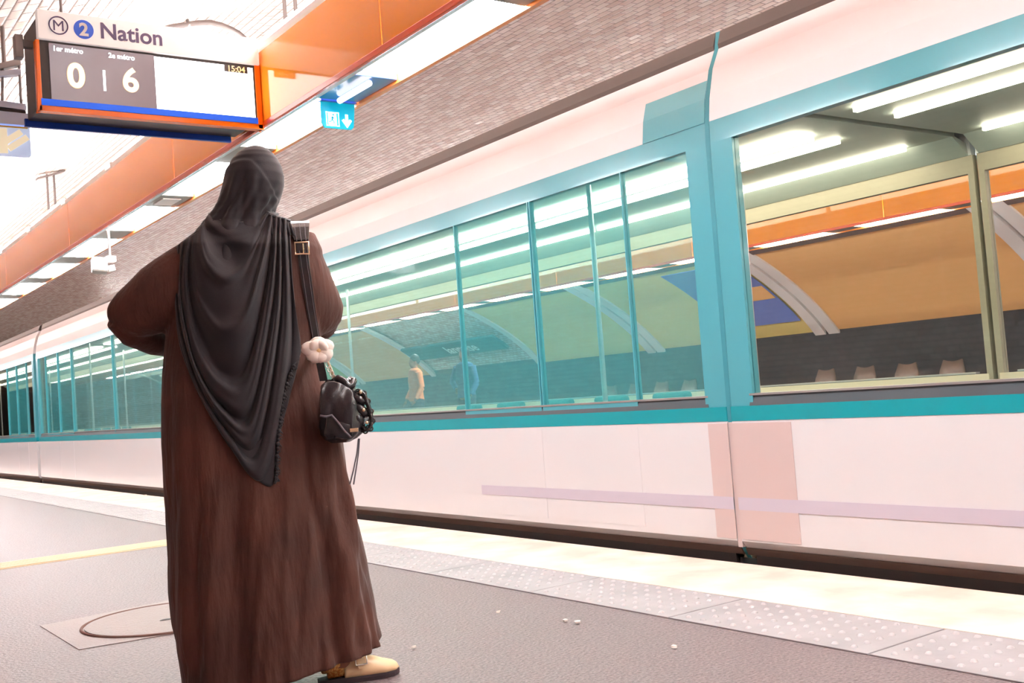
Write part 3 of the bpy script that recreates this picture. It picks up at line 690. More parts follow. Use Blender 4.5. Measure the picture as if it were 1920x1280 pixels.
leg([PV(405, 800, 0), PV(402, 960, .02), PV(400, 1090, .03), ankL+EZ*.14, ankL], [.095, .068, .056, .042, .034])
b.tube([heelL+fl*.03+EZ*.05, heelL+fl*.10+EZ*.055, heelL+fl*.19+EZ*.04, heelL+fl*.225+EZ*.036], [.026, .028, .022, .014], 14)
shL, elL, wrL = PV(372, 468, 0), PV(231, 590, .03), PV(350, 640, .24)
shR, elR, wrR = PV(568, 458, 0), PV(617, 582, .03), PV(560, 630, .26)
b.tube([shL, shL.lerp(elL, .5), elL], [.048, .042, .032], 14); b.tube([elL, elL.lerp(wrL, .4), wrL], [.032, .034, .026], 14)
b.tube([shR, shR.lerp(elR, .5), elR], [.046, .040, .030], 14); b.tube([elR, elR.lerp(wrR, .4), wrR], [.030, .034, .026], 14)
def hand(w, d, up, side):      # palm + four fingers + thumb, slightly curled
    d = d.normalized(); up = (up-d*up.dot(d)).normalized(); sd = d.cross(up)*side
    rt = Matrix((sd, d, up)).transposed()
    b.ell(w+d*.045, .040, .052, .017, 14, 10, rt)
    for k, (o_, L, rr) in enumerate(((-.028, .066, .0085), (-.010, .076, .009), (.009, .072, .009), (.027, .056, .008))):
        p0 = w+d*.08+sd*o_; p1 = p0+d*L*.42-up*.008; p2 = p1+d*L*.30-up*.016; p3 = p2+d*L*.16-up*.018
        b.tube([p0-d*.02, p0, p1, p2, p3], [rr*1.1, rr*1.1, rr, rr*.95, rr*.8], 8)
    p0 = w+d*.03-sd*.030; b.tube([p0, p0+d*.022-sd*.022-up*.006, p0+d*.048-sd*.028-up*.014, p0+d*.062-sd*.026-up*.02], [.012, .011, .0095, .008], 8)
hand(wrL, ER*.9+EV*.25+EZ*.05, EV*1.0+EZ*.3, 1)
hand(wrR, ER*-.9+EV*.25+EZ*.05, EV*1.0+EZ*.3, -1)
person = b.build('person', M['skin'], smooth=True)
remesh(person, .0042, 2)
tag(person, 'person in long brown robe and dark headscarf, seen from behind, elbows out', 'person')
for s in (-1, 1):
    e = MB().ell(hp(.067, s*.028, .0), .0125, .0115, .0085, 14, 10, rot).build('eye', M['eyew'], person, smooth=True)
    MB().ell(hp(.0766, s*.028, .0), .0055, .0028, .0055, 12, 8, rot).build('iris', M['hair'], e, smooth=True)
    MB().tube([hp(.083, s*.014, .018), hp(.085, s*.028, .023), hp(.075, s*.043, .018)], .0026, 6).build('eyebrow', M['hair'], person)
# ---- robe
ROWS = [(402, 418, 402, 540, 402, .06), (418, 385, 425, 572, 420, .07), (440, 350, 448, 590, 438, .09), (470, 331, 475, 604, 468, .135), (520, 324, 520, 608, 518, .15), (580, 318, 580, 606, 578, .155),
        (640, 309, 640, 600, 640, .155), (700, 304, 700, 602, 700, .165), (760, 302, 760, 620, 758, .175), (830, 302, 832, 642, 826, .185), (900, 306, 902, 651, 896, .195), (970, 311, 974, 665, 955, .205), (1040, 316, 1048, 680, 1015, .215),
        (1100, 316, 1112, 690, 1062, .225), (1160, 322, 1175, 699, 1110, .235), (1210, 336, 1232, 707, 1152, .24), (1250, 341, 1268, 712, 1176, .245), (1280, 343, 1298, 715, 1190, .25)]
RT = [tuple(r) for r in ROWS]
# folds: (x at top, y top, x at bottom, width, amp, y start)
FOLDS = [(588, 690, 641, 11, .020, 660), (604, 690, 664, 9, .024, 700), (560, 690, 600, 16, .012, 680), (618, 800, 690, 8, .024, 800), (520, 700, 560, 22, .008, 800), (470, 700, 500, 24, .012, 860), (430, 700, 452, 14, -.008, 860),
         (390, 700, 398, 22, .012, 680), (345, 700, 362, 16, .012, 620), (318, 700, 330, 9, -.006, 640), (545, 690, 618, 8, -.012, 720), (632, 830, 702, 7, -.012, 860), (655, 900, 678, 6, -.012, 900), (585, 900, 585, 7, -.007, 1000), (500, 900, 470, 7, .006, 1000), (528, 900, 534, 8, .007, 950), (372, 900, 378, 7, -.006, 900)]
def fold_at(x, y):
    d = 0
    for (xa, ya, xb, wd, am, ys) in FOLDS:
        t = (y-ya)/(1260-ya); xr = xa+(xb-xa)*t+3*math.sin(y*.021+xa)
        wv = wd*(1+.35*max(0, t)); g = math.exp(-((x-xr)/wv)**2)
        d += 1.5*am*g*sm(y, ys-40, ys+140)*(.7+.5*max(0, t))
    d += .0035*math.sin(x*.11+y*.013+1.2*math.sin(y*.02))*sm(y, 640, 1000)
    d += .0018*math.sin(x*.31+y*.02)*sm(y, 760, 1100)
    return d
def row(y): return interp(RT, y)       # L, yL, R, yR, depth
def robe_ring(y, n=150, grow=0):
    L, yL, R_, yR, dp = row(y)
    a, c = PV(L, yL), PV(R_, yR); ctr = (a+c)/2; hx = (c-a)/2
    ring = []
    for k in range(n):
        th = 2*PI*k/n; cs, sn = math.cos(th), math.sin(th)
        p = 2.25; cs_ = math.copysign(abs(cs)**(2/p), cs); sn_ = math.copysign(abs(sn)**(2/p), sn)
        base = ctr+hx*cs_-EV*dp*sn_
        nrm = (hx.normalized()*cs*dp-EV*sn*hx.length).normalized()
        x = (L+R_)/2+(R_-L)/2*cs_
        f = fold_at(x, y) if sn > 0 else .012*math.sin(th*9+y*.01)*sm(y, 640, 1000)
        f *= (1-abs(cs)**6*.6)
        ring.append(base+nrm*(f+grow))
    return ring
b = MB(); ys_ = [438+(1280-438)*i/150 for i in range(151)]
b.loft([robe_ring(y) for y in ys_])
def sleeve(secs, n=28):
    rings = []
    for (tx, ty, bx, by, dc, dp) in secs:
        a, c = PV(tx, ty, dc), PV(bx, by, dc); ctr = (a+c)/2; h = (a-c)/2
        rings.append([ctr+h*math.cos(2*PI*k/n)+EV*dp*math.sin(2*PI*k/n) for k in range(n)])
    # refine
    out = []
    for i in range(len(rings)-1):
        for q in range(5):
            t = q/5; out.append([rings[i][k].lerp(rings[i+1][k], t) for k in range(n)])
    out.append(rings[-1]); b.loft(out)
sleeve([(372, 437, 345, 560, 0, .10), (345, 452, 335, 610, 0, .10), (318, 468, 318, 622, 0, .095), (290, 486, 290, 628, .005, .09), (265, 504, 262, 632, .01, .08), (240, 530, 238, 630, .02, .07), (220, 549, 218, 618, .03, .055), (206, 567, 206, 604, .03, .035), (201, 578, 201, 594, .03, .015)])
sleeve([(560, 428, 545, 620, 0, .10), (582, 438, 575, 630, 0, .10), (598, 462, 590, 632, .0, .09), (612, 496, 602, 630, .01, .08), (626, 528, 614, 624, .02, .065), (637, 553, 628, 615, .03, .045), (644, 573, 640, 602, .03, .018)])
b.tube([shL+EV*.01-EZ*.045+ER*.03, shL.lerp(elL, .5)+EV*.01, elL], [.060, .064, .046], 20); b.tube([elL, wrL.lerp(elL, .5), wrL.lerp(elL, .12)], [.046, .054, .052], 20)
b.tube([shR+EV*.01-EZ*.06-ER*.03, shR.lerp(elR, .5)+EV*.01-ER*.004, elR], [.055, .058, .043], 20); b.tube([elR, wrR.lerp(elR, .5), wrR.lerp(elR, .12)], [.043, .052, .052], 20)
b.tube([PV(222, 592, .02), PV(250, 618, .05), PV(290, 634, .12), PV(325, 642, .20)], [.048, .056, .056, .05], 20)
b.tube([PV(615, 596, .02), PV(605, 606, .08), PV(588, 618, .16), PV(575, 626, .22)], [.040, .052, .056, .05], 20)
robe = b.build('robe', M['robe'], person, smooth=True, label='loose brown crinkled robe')
remesh(robe, .0058, 3)
# ---- hood of the scarf
HROWS = [(274.5, 474, 484, .012), (278, 462, 496, .040), (284, 450, 506, .064), (292, 441, 515, .082), (302, 433, 522, .096), (316, 426, 529, .106), (332, 422, 533, .112), (348, 419, 533, .112), (364, 414, 529, .108), (378, 409, 524, .102), (392, 402, 517, .096), (406, 392, 511, .092), (420, 380, 512, .094), (436, 368, 520, .108), (480, 345, 538, .13), (508, 338, 545, .145)]
def hood():
    n = 120; rows_ = 110; y0, y1 = HROWS[0][0], HROWS[-1][0]; rings = []; 
    for i in range(rows_+1):
        t = i/rows_; y = y0+(y1-y0)*t**1.15
        L, R_, dp = interp(HROWS, y); a, c = PV(L, y), PV(R_, y); ctr = (a+c)/2; hx = (c-a)/2; ring = []
        for k in range(n):
            th = 2*PI*k/n; cs, sn = math.cos(th), math.sin(th)
            x = (L+R_)/2+(R_-L)/2*cs
            pos = ctr+hx*cs-EV*dp*sn; nrm = (hx.normalized()*cs*dp-EV*sn*hx.length).normalized()
            f = 0
            if sn > 0:
                # cap edge: the drape starts under an arc across the back of the head
                arc = 309+(x-452)**2*.010+max(0, x-470)*.55
                f += .0045*sm(y-arc, -2, 5)
                g = sm(y, arc+6, arc+60)
                u = (x-L)/(R_-L)
                f += g*.0042*math.sin(u*20+1.1*math.sin(y*.02)+y*.012)*(1-abs(cs)**4)
                f += g*.0022*math.sin(u*43+y*.03)
                for (xa, xb, am, wd) in ((446, 430, .006, 6), (462, 452, -.005, 5), (478, 474, .006, 6), (500, 498, .006, 5), (512, 506, -.004, 4)):
                    xr = xa+(xb-xa)*(y-320)/100; f += g*am*math.exp(-((x-xr)/wd)**2)
                # gather towards the knot
                f += .003*math.sin((x+y*.7)*.42)*sm(y, 345, 400)*sm(x, 478, 500)
            ring.append(pos+nrm*f)
        rings.append((y, ring))
    b = MB(); vs = [p for _, r_ in rings for p in r_]; fs = []
    for i in range(rows_):
        for j in range(n):
            ids = (i*n+j, i*n+(j+1) % n, (i+1)*n+(j+1) % n, (i+1)*n+j)
            c = sum((vs[q] for q in ids), Vector())/4-Hc
            f_, s_, z_ = c.dot(FD), c.dot(FS), c.z
            if f_ > 0 and (s_/.058)**2+((z_+.030)/.082)**2 < 1: continue
            fs.append(ids)
    fs.append(tuple(range(n-1, -1, -1)))
    return vs, fs
vs, fs = hood(); b = MB().add(vs, fs)
hd = b.build('headscarf', M['scarf'], person, smooth=True, label='charcoal jersey headscarf')
sd = hd.modifiers.new('s', 'SOLIDIFY'); sd.thickness = .0035; sd.offset = -1
# ---- draped back of the scarf, rows are swags
KEY = [
 (0.0, [(392, 400), (404, 408), (425, 414), (450, 416), (474, 412), (490, 405), (503, 396)]),
 (.12, [(382, 418), (384, 442), (398, 474), (427, 496), (458, 490), (484, 448), (505, 400)]),
 (.28, [(370, 436), (368, 480), (382, 535), (418, 585), (460, 575), (492, 480), (509, 403)]),
 (.45, [(356, 444), (352, 520), (370, 610), (415, 680), (462, 670), (500, 520), (514, 404)]),
 (.62, [(346, 450), (341, 550), (365, 670), (415, 750), (468, 762), (512, 560), (521, 406)]),
 (.80, [(338, 456), (335, 580), (368, 710), (425, 808), (484, 850), (528, 620), (530, 408)]),
 (.92, [(332, 463), (331, 595), (364, 716), (424, 825), (496, 896), (545, 668), (538, 411)]),
 (1.0, [(328, 470), (330, 600), (363, 718), (422, 828), (500, 910), (562, 664), (543, 414)])]
def catmull(P, t):
    n = len(P)-1; i = min(int(t*n), n-1); u = t*n-i
    p0, p1, p2, p3 = P[max(i-1, 0)], P[i], P[i+1], P[min(i+2, n)]
    return tuple(.5*((2*b_)+(-a+c)*u+(2*a-5*b_+4*c-d)*u*u+(-a+3*b_-3*c+d)*u**3) for a, b_, c, d in zip(p0, p1, p2, p3))
# the outer curve is drawn with its real corner at the tip and the fringed right edge
OUT = [(328, 470), (330, 560), (336, 640), (363, 718), (395, 780), (430, 838), (468, 884), (500, 911), (516, 900), (519, 850), (524, 790), (532, 735), (548, 690), (562, 668), (563, 640), (556, 590), (549, 530), (545, 470), (543, 414)]
def swag(t, s):
    a = KEY[-1]; 
    for p, q in zip(KEY, KEY[1:]):
        if t <= q[0]:
            u = (t-p[0])/(q[0]-p[0]); A, B_ = catmull(p[1], s), catmull(q[1] if q[0] < 1 else OUT, s)
            return (A[0]+(B_[0]-A[0])*u, A[1]+(B_[1]-A[1])*u)
    return catmull(OUT, s)
def body_dep(x, y):
    yy = max(402, y+(778-y)*.042); L, yL, R_, yR, dp = row(yy); c = (L+R_)/2; hw = (R_-L)/2
    u = max(-.985, min(.985, (x-c)/hw)); d = dp*(1-abs(u)**2.25)**(1/2.25)
    if y < 470:
        Lh, Rh, dh = interp(HROWS, y+(778-y)*.03); uh = (x-(Lh+Rh)/2)/((Rh-Lh)/2)
        if abs(uh) < 1: d = max(d, dh*math.sqrt(1-uh*uh)*1.0)
    return d
def drape():
    NT, NS = 190, 150; vs = []; 
    for i in range(NT+1):
        t = i/NT
        for j in range(NS+1):
            s = j/NS; x, y = swag(t, s)
            mid = math.sin(PI*min(1, max(0, s)))
            ph = t*2*PI*4.6+1.9*math.sin(t*8+.6)+.9*math.sin(s*5+t*4)
            amp = (.0045+.0105*mid**.7)*(1-.55*sm(t, .5, 1))*sm(t, 0, .06)
            q_ = sm(s, .55, .75); amp = amp*(1-q_)+(.0045+.007*sm(t, 0, .3))*q_
            f = amp*(math.sin(ph)+.35*math.sin(2*ph+s*3))
            f += .0016*math.sin(t*60+s*11)*mid
            for (tc, wd, am) in ((.16, .018, .011), (.33, .02, .010), (.5, .022, -.008), (.70, .02, .008)):
                f += am*math.exp(-((t-tc-.03*math.sin(s*6))/wd)**2)*mid
            d = body_dep(x, y)-.006+.023*sm(t, 0, .05)+f+.010*(1-t)*mid*sm(t, 0, .2)
            d += .035*math.exp(-(((x-470)/60)**2+((y-640)/120)**2))*.5
            vs.append(PV(x, y, -d))
    fs = [(i*(NS+1)+j, i*(NS+1)+j+1, (i+1)*(NS+1)+j+1, (i+1)*(NS+1)+j) for i in range(NT) for j in range(NS)]
    return vs, fs
vs, fs = drape()
dr = MB().add(vs, fs).build('scarf_drape', M['scarf'], person, smooth=True, label='scarf falling down the back in swags to a point')
sd = dr.modifiers.new('s', 'SOLIDIFY'); sd.thickness = .004; sd.offset = 0
# collar roll where the scarf is gathered at the right of the neck
b = MB()
for k in range(7):
    x0 = 504+k*1.5; x1 = 508+k*6
    b.tube([PV(x0-10+k*3, 392+k*1.5, -body_dep(500, 400)*.8+.02), PV(x0+2, 402+k*.8, -.085), PV(x1, 414+k*1.2, -body_dep(x1, 418)-.014), PV(x1+2+k*.8, 440, -body_dep(x1, 440)-.016)], [.004, .006, .0065, .003], 8)
b.build('gathered_folds', M['scarf'], dr, smooth=True)
# right shoulder cover of the scarf towards the front
b = MB(); rings = []
for i in range(13):
    u = i/12; rings.append([PV(505+(545-505)*v, 402+12*v-3*math.sin(PI*u)+0*v, -(body_dep(505+40*v, 418)+.016)*(1-u)+.10*u+.0) for v in [q/8 for q in range(9)]])
b.loft(rings, closed=False, caps=False).build('shoulder_wrap', M['scarf'], dr, smooth=True).modifiers.new('s', 'SOLIDIFY').thickness = .005
rings = []
for i in range(13):
    u = i/12; rings.append([PV(328+(400-328)*v, 470-58*v**.8-2*math.sin(PI*u), -(body_dep(328+72*v, 470-58*v**.8)+.012)*(1-u)+.09*u) for v in [q/10 for q in range(11)]])
MB().loft(rings, closed=False, caps=False).build('shoulder_wrap', M['scarf'], dr, smooth=True).modifiers.new('s', 'SOLIDIFY').thickness = .005
b = MB()
for j in range(34):
    s = .435+.245*j/33; x, y = catmull(OUT, s)
    p = PV(x+1.5, y, -body_dep(x, y)-.018); r_ = .0045+.002*((j*7) % 3)/2
    b.ell(p, r_, r_, r_*1.1, 8, 6); q = p+ER*.010+EZ*-.006*((j % 3)-.5)
    b.tube([p, p.lerp(q, .6)+EZ*.002, q], [.003, .0022, .0012], 6)
tag(b.build('fringe', M['scarf'], dr, smooth=True), None, None, kind='stuff')
# ---- clogs
def clog(heel, d, lab):
    sd_ = d.cross(EZ); L = .262
    prof = [(0, .020), (.03, .030), (.09, .033), (.16, .039), (.21, .041), (.243, .030), (.262, .006)]
    def wid(u): return interp([(a/.262, b_) for a, b_ in prof], u)[0]
    b = MB(); rings = []
    for z in (0, .012, .020):
        g = -.003 if z == 0 else 0
        out = []
        for k in range(25): u = k/24; out.append(heel+d*(L*u)+sd_*(wid(u)+g)+EZ*(z+.012*max(0, u-.75)**1.2))
        for k in range(24, -1, -1): u = k/24; out.append(heel+d*(L*u)-sd_*(wid(u)+g)+EZ*(z+.012*max(0, u-.75)**1.2))
        rings.append(out)
    root = MB().loft(rings).build('clog', M['clog'], person, smooth=False, label=lab)
    root.data.materials.clear(); root.data.materials.append(M['sole'])
    rings = []
    hts = [(.30, .052), (.38, .072), (.46, .082), (.55, .078), (.68, .062), (.82, .048), (.92, .040), (.975, .030), (1.0, .016)]
    for k in range(26):
        u = .30+.70*k/25; h = interp(hts, u)[0]; w_ = wid(u)*1.02
        rings.append([heel+d*(L*u)+sd_*w_*math.cos(a)+EZ*(.020+(h-.012)*math.sin(a)**.72) for a in [PI*q/18 for q in range(19)]])
    up = MB().loft(rings, closed=False, caps=False).build('upper', M['clog'], root, smooth=True); m = up.modifiers.new('s', 'SOLIDIFY'); m.thickness = .004
    # strap with buckle on the outer side (camera side)
    so = sd_ if sd_.dot(EV) < 0 else -sd_
    for half in (0,):
        pts = []
        for q in range(9):
            a = math.radians(12+q*9.5); u = .50; h = interp(hts, u)[0]+.006; w_ = wid(u)*1.02+.009
            pts.append(heel+d*(L*u)+so*w_*math.cos(a)+EZ*(.020+(h-.010)*math.sin(a)**.72))
        b = MB(); rs = []
        for i, p in enumerate(pts):
            nn = (p-(heel+d*(L*.50)+EZ*.03)).normalized(); wv = .014*(1 if i > 1 else (.65, .92)[i])
            rs.append([p+d*wv-nn*.002, p+d*wv+nn*.003, p-d*wv+nn*.003, p-d*wv-nn*.002])
        b.loft(rs).build('strap', M['clog'], root, smooth=False)
        c = pts[2]; nn = (c-(heel+d*(L*.50)+EZ*.03)).normalized(); tg = (pts[3]-pts[1]).normalized()
        fr = [c+nn*.007+d*i*.018+tg*j*.015 for i, j in ((-1, -1), (1, -1), (1, 1), (-1, 1))]
        MB().tube(fr, .0032, 8, True).build('buckle', M['silver'], root, smooth=True)
    ft = MB(); ft.tube([heel+d*.045+EZ*.05, heel+d*.03+EZ*.09, heel+d*.035+EZ*.15], [.036, .040, .044], 16)
    ft.tube([heel+d*.03+EZ*.046, heel+d*.10+EZ*.046, heel+d*.14+EZ*.04], [.028, .027, .02], 16)
    ft.build('sock', M['sock'], person, smooth=True, label='orange patterned knitted sock')
clog(heelR, fd, 'cream clog with side buckle')
clog(heelL, fl, 'cream clog under the robe')
# ------------------------------------------------------------------ handbag
def BP(x, y, dep=-.16): return PV(x, y, dep)
bag = thing('handbag', 'slouchy black leather shoulder bag hanging at the right hip of the person', 'handbag', BP(640, 832, -.1))
b = MB(); rings = []
for (y, L, R_, dp) in ((712, 612, 652, .035), (722, 604, 662, .048), (735, 600, 668, .055), (755, 598, 674, .062), (780, 598, 678, .068), (800, 599, 680, .072), (815, 601, 678, .07), (824, 608, 668, .06), (830, 620, 655, .04)):
    a, c = BP(L, y-0, -.20), BP(R_, y-(R_-L)*.06, -.20); ctr = (a+c)/2; h = (c-a)/2; ring = []
    for k in range(48):
        th = 2*PI*k/48; cs, sn = math.cos(th), math.sin(th); p = 3.2
        f = 1+.035*math.sin(th*5+y*.07)+.025*math.sin(th*9-y*.11)
        ring.append(ctr+h*math.copysign(abs(cs)**(2/p), cs)*f-EV*dp*math.copysign(abs(sn)**(2/p), sn)*f)
    rings.append(ring)
rr = []
for i in range(len(rings)-1):
    for q in range(4): rr.append([rings[i][k].lerp(rings[i+1][k], q/4) for k in range(48)])
rr.append(rings[-1])
b.loft(rr).build('body', M['leather'], bag, smooth=True)
# flap folded over the front, pocket edge, rolled rims
def strip(pts, wv, th, name, m, par, nrm=None, side=None):
    nrm = nrm or -EV; rs = []
    for i, p in enumerate(pts):
        t_ = ((pts[min(i+1, len(pts)-1)])-(pts[max(i-1, 0)])).normalized()
        if side: sd_ = side; nrm = t_.cross(sd_).normalized()
        else: sd_ = t_.cross(nrm).normalized()
        ww = wv[i] if isinstance(wv, (list, tuple)) else wv
        rs.append([p+sd_*ww-nrm*th, p+sd_*ww+nrm*th, p-sd_*ww+nrm*th, p-sd_*ww-nrm*th])
    o = MB().loft(rs).build(name, m, par, smooth=False, bevel=.001); return o
fl_ = MB(); rings = []
for (x, y0, y1) in ((600, 722, 778), (610, 716, 780), (622, 714, 776), (634, 716, 790), (646, 722, 806), (656, 728, 818), (662, 734, 822)):
    rings.append([BP(x, y0+(y1-y0)*v, -.262-.012*math.sin(PI*v)-.006*math.sin(x*.2+v*7)) for v in [q/8 for q in range(9)]])
o = fl_.loft(rings, closed=False, caps=False).build('flap', M['leather'], bag, smooth=True); m_ = o.modifiers.new('s', 'SOLIDIFY'); m_.thickness = .006; o.modifiers.new('sub', 'SUBSURF').render_levels = 2
MB().tube([BP(x, y, -.278) for x, y in ((600, 779), (612, 781), (622, 778), (634, 792), (646, 808), (658, 820))], .0035, 8).build('piping', M['stitch'], o, smooth=True)
MB().tube([BP(x, y, dd_) for x, y, dd_ in ((622, 716, -.24), (634, 708, -.25), (646, 714, -.255), (652, 724, -.255), (660, 722, -.25), (663, 714, -.24), (657, 710, -.2))], [.008, .010, .010, .011, .012, .011, .009], 12).build('rolled_handle', M['leather'], bag, smooth=True)
b = MB()
for (x, y, rx, rz, an) in ((672, 748, .030, .016, .5), (676, 768, .034, .018, .8), (670, 785, .030, .020, 1.0), (660, 758, .022, .014, .3)):
    R3 = Matrix.Rotation(an, 3, 'Y'); b.ell(BP(x, y, -.235), rx, .028, rz, 16, 10, Matrix((ER, -EV, EZ)).transposed() @ R3)
b.build('crumpled_pocket', M['leather'], bag, smooth=True)
pts = [BP(x, y, dd_) for x, y, dd_ in ((668, 738, -.24), (676, 733, -.245), (684, 742, -.25), (690, 758, -.25), (695, 776, -.25), (697, 792, -.25), (692, 804, -.25), (684, 806, -.245), (678, 798, -.24))]
MB().tube(pts, .007, 10).build('side_handle', M['leather'], bag, smooth=True)
for i in range(16):
    u = i/15*(len(pts)-1); k = min(int(u), len(pts)-2); p = pts[k].lerp(pts[k+1], u-k); t_ = (pts[k+1]-pts[k]).normalized(); a_ = t_; c_ = EV.cross(t_).normalized() if i % 2 else EV
    MB().tube([p+a_*math.cos(q*PI/5)*.0085+c_*math.sin(q*PI/5)*.0105 for q in range(10)], .0026, 6, True).build('chain_link', M['dark'], bag, smooth=True)
for x, y in ((676, 735), (645, 757), (682, 768), (688, 792)): MB().ell(BP(x, y, -.262), .006, .004, .006, 10, 8).build('stud', M['gold'], bag, smooth=True)
MB().obox(BP(664, 806, -.275), ER*.013, EV*.003, EZ*.006).build('clasp', M['gold'], bag, bevel=.0015, label='pale gold clasp')
for k, (xa, xb) in enumerate(((672, 656), (674, 663))):
    MB().tube([BP(xa, 822, -.2), BP(xa-3+k, 850, -.2), BP((xa+xb)/2-1, 880, -.2), BP(xb, 908, -.2)], .0022, 6).build('tassel_cord', M['stitch'], bag)
# strap: wide shoulder pad, buckle, thin strap
def sp(x, y, extra=.02): return PV(x, y, -body_dep(min(x, 600), y)-extra)
pad = [PV(563, 432, .07), PV(563, 422, .03), PV(562, 418, -.02), PV(561, 421, -body_dep(561, 424)-.004), sp(562, 428), sp(563, 440), sp(565, 452)]
strip(pad, [.028, .029, .031, .032, .030, .027, .022], .006, 'shoulder_pad', M['leather'], bag, side=ER)
for e in (-.6, 0, .6):
    MB().tube([p+ER*.028*e*(1-i*.05)-EV*.008 for i, p in enumerate(pad[3:])], .0011, 6).build('stitching', M['stitch'], bag)
c = sp(566, 465, .036)
fr = [c+ER*i*.021+EZ*j*.0185 for i, j in ((-1, -1), (1, -1), (1, 1), (-1, 1))]
MB().tube(fr, .0035, 8, True).build('buckle', M['gold'], bag, smooth=True, label='pale gold strap buckle')
MB().tube([c-EZ*.018+ER*.004, c+EZ*.014+ER*.004], .0022, 6).build('buckle_pin', M['gold'], bag)
strap = [sp(565, 450, .018), sp(567, 470, .020), sp(571, 500, .02), sp(577, 540, .02), sp(583, 580, .02), sp(589, 615, .022), sp(594, 645, .03), PV(600, 680, -.20), PV(607, 714, -.20)]
strip(strap, [.017, .017, .016, .015, .014, .013, .012, .012, .012], .004, 'strap', M['leather'], bag, side=ER)
for e in (-1, 1): MB().tube([p+ER*.009*e-EV*.005 for p in strap[1:7]], .0009, 6).build('stitching', M['stitch'], bag)
strip([PV(600, 650, -.21), PV(612, 672, -.22), PV(620, 690, -.22), PV(628, 712, -.22)], .004, .003, 'chain_strap', M['gold'], bag)
for k in range(4):
    c = PV(614+k*4, 684+k*8, -.23); MB().tube([c+ER*math.cos(q*PI/5)*.006+EZ*math.sin(q*PI/5)*.009 for q in range(10)], .0018, 6, True).build('key_ring', M['silver'], bag)
# flower charm
fc = thing('flower_charm', 'cream fabric flower charm clipped to the bag strap below the elbow', 'flower charm', PV(596, 655, -.24))
fcn = PV(597, 656, -.255)
for k, (an, L, wv, tl) in enumerate(((88, .026, .021, .25), (20, .032, .018, .1), (-35, .029, .020, .0), (-75, .026, .018, .3), (-130, .027, .019, .1), (170, .033, .016, .2), (55, .018, .016, .5), (130, .020, .016, .5))):
    a = math.radians(an); d_ = ER*math.cos(a)+EZ*math.sin(a); s_ = ER*-math.sin(a)+EZ*math.cos(a); n_ = -EV
    vs = []; fs = []; m1, m2 = 8, 8
    for i in range(m1+1):
        u = i/m1
        for j in range(m2+1):
            v = j/m2*2-1; wd = wv*math.sin(PI*(u*.82+.12))**.7
            vs.append(fcn+d_*(L*u*1.45+.002)+s_*wd*1.35*v+n_*(.006+tl*.03*u-.010*v*v+.010*math.sin(PI*u)+k*.0012))
    for i in range(m1):
        for j in range(m2): a0 = i*(m2+1)+j; fs.append((a0, a0+1, a0+m2+2, a0+m2+1))
    o = MB().add(vs, fs).build('petal', M['petal'], fc, smooth=True); m_ = o.modifiers.new('s', 'SOLIDIFY'); m_.thickness = .0025
MB().ell(fcn-EV*.016, .008, .006, .008, 12, 8).build('flower_centre', M['petalc'], fc, smooth=True)
MB().tube([fcn+EV*.004, fcn+EV*.03], .003, 6).build('clip', M['gold'], fc)

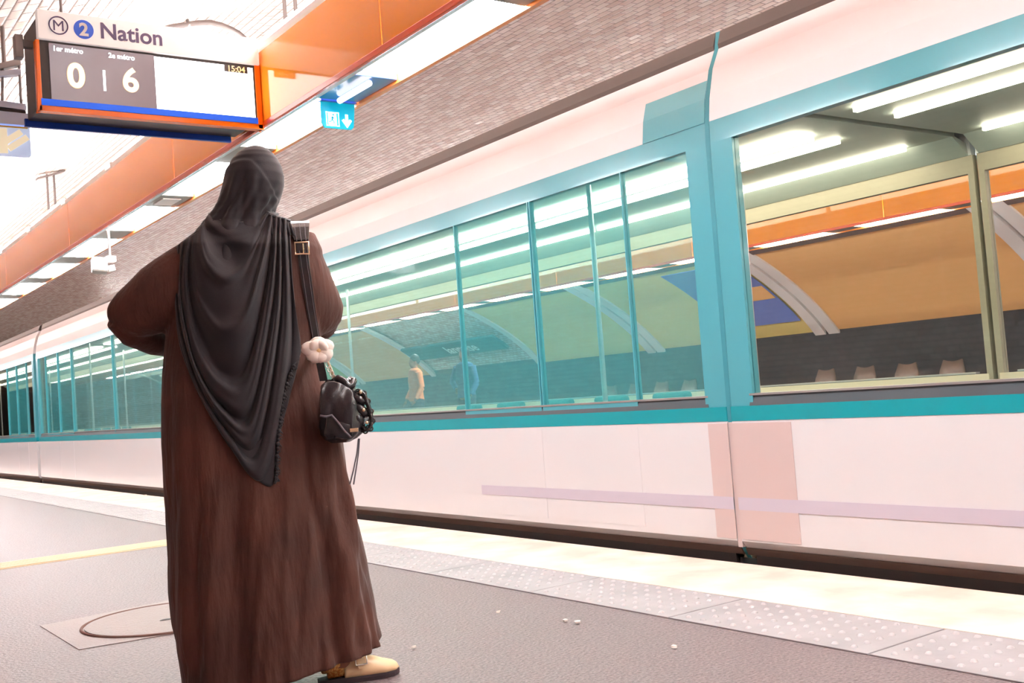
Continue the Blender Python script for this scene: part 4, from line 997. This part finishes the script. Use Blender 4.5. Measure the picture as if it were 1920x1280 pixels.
# ------------------------------------------------------------------ people waiting on the far platform
def waiting(x, y, face, top, label, hip):
    rz = Matrix.Rotation(face, 3, 'Z'); o_ = Vector((x, y, 0)); T = lambda a, b_, c: o_+rz @ Vector((a, b_, c))
    rt = rz
    b = MB()
    b.ell(T(0, 0, 1.60), .075, .092, .112, 18, 12, rt); b.ell(T(0, .04, 1.55), .055, .058, .075, 14, 10, rt)
    b.tube([T(0, .085, 1.60), T(0, .104, 1.572)], [.010, .014], 8)
    for s in (-1, 1): b.ell(T(s*.075, 0, 1.585), .012, .02, .03, 8, 6, rt)
    b.tube([T(0, 0, 1.54), T(0, -.01, 1.42)], [.052, .065], 12)
    def er(z, a, d): return [T(a*math.cos(2*PI*k/18), d*math.sin(2*PI*k/18), z) for k in range(18)]
    b.loft([er(1.46, .07, .06), er(1.42, .18, .09), er(1.25, .18, .115), er(1.05, .145, .10), er(.92, .17, .115), er(.82, .165, .11)])
    arms = []
    for s in (-1, 1):
        sh = T(s*.19, 0, 1.39)
        if hip and s > 0: el, wr = T(s*.40, -.05, 1.16), T(s*.19, .05, 1.00)
        else: el, wr = T(s*.25, -.02, 1.10), T(s*.23, .12, .88)
        arms.append((sh, el, wr)); b.tube([sh, el], [.052, .04], 12); b.tube([el, wr], [.04, .026], 12)
        d = (wr-el).normalized(); sd_ = d.orthogonal().normalized(); up = d.cross(sd_)
        b.ell(wr+d*.045, .03, .03, .03, 10, 8)
        for k in range(4): p0 = wr+d*.06+sd_*(-.025+.017*k); b.tube([p0, p0+d*.035, p0+d*.06+up*.015], [.009, .009, .007], 6)
        b.tube([wr+d*.02+sd_*.03, wr+d*.05+sd_*.045, wr+d*.07+sd_*.045], [.010, .009, .008], 6)
    for s in (-1, 1): b.tube([T(s*.09, 0, .86), T(s*.10, .02, .48), T(s*.10, 0, .08)], [.09, .058, .04], 14); b.ell(T(s*.10, .07, .045), .042, .125, .042, 12, 8, rt)
    p = b.build('person', M['skin'], smooth=True); remesh(p, .009, 1); tag(p, label, 'person')
    b = MB(); b.loft([er(1.475, .075, .066), er(1.435, .19, .10), er(1.25, .20, .13), er(1.05, .17, .12), er(.86, .195, .135)])
    for sh, el, wr in arms: b.tube([sh, el], [.068, .056], 12); b.tube([el, el.lerp(wr, .9)], [.056, .042], 12)
    remesh(b.build('top', M[top], p, smooth=True), .011, 2)
    b = MB()
    for s in (-1, 1): b.tube([T(s*.088, 0, .90), T(s*.10, .02, .48), T(s*.10, 0, .06)], [.108, .082, .07], 16)
    remesh(b.build('trousers', M['darkcloth'], p, smooth=True), .011, 2)
    for s in (-1, 1): MB().ell(T(s*.10, .07, .045), .05, .14, .05, 12, 8, rt).build('shoe', M['black'], p, smooth=True)
    b = MB(); b.ell(T(0, -.018, 1.63), .088, .10, .108, 16, 10, rt); b.build('hair', M['hair'], p, smooth=True)
d1 = ray(872, 700); d2 = ray(778, 700)
waiting(10.0, 10.0*d1.y/d1.x, PI*.55, 'bluecloth', 'person in a blue jacket waiting on the far platform, hand on hip', True)
waiting(10.1, 10.1*d2.y/d2.x, PI*.45, 'orangecloth', 'person in an orange top waiting on the far platform', False)
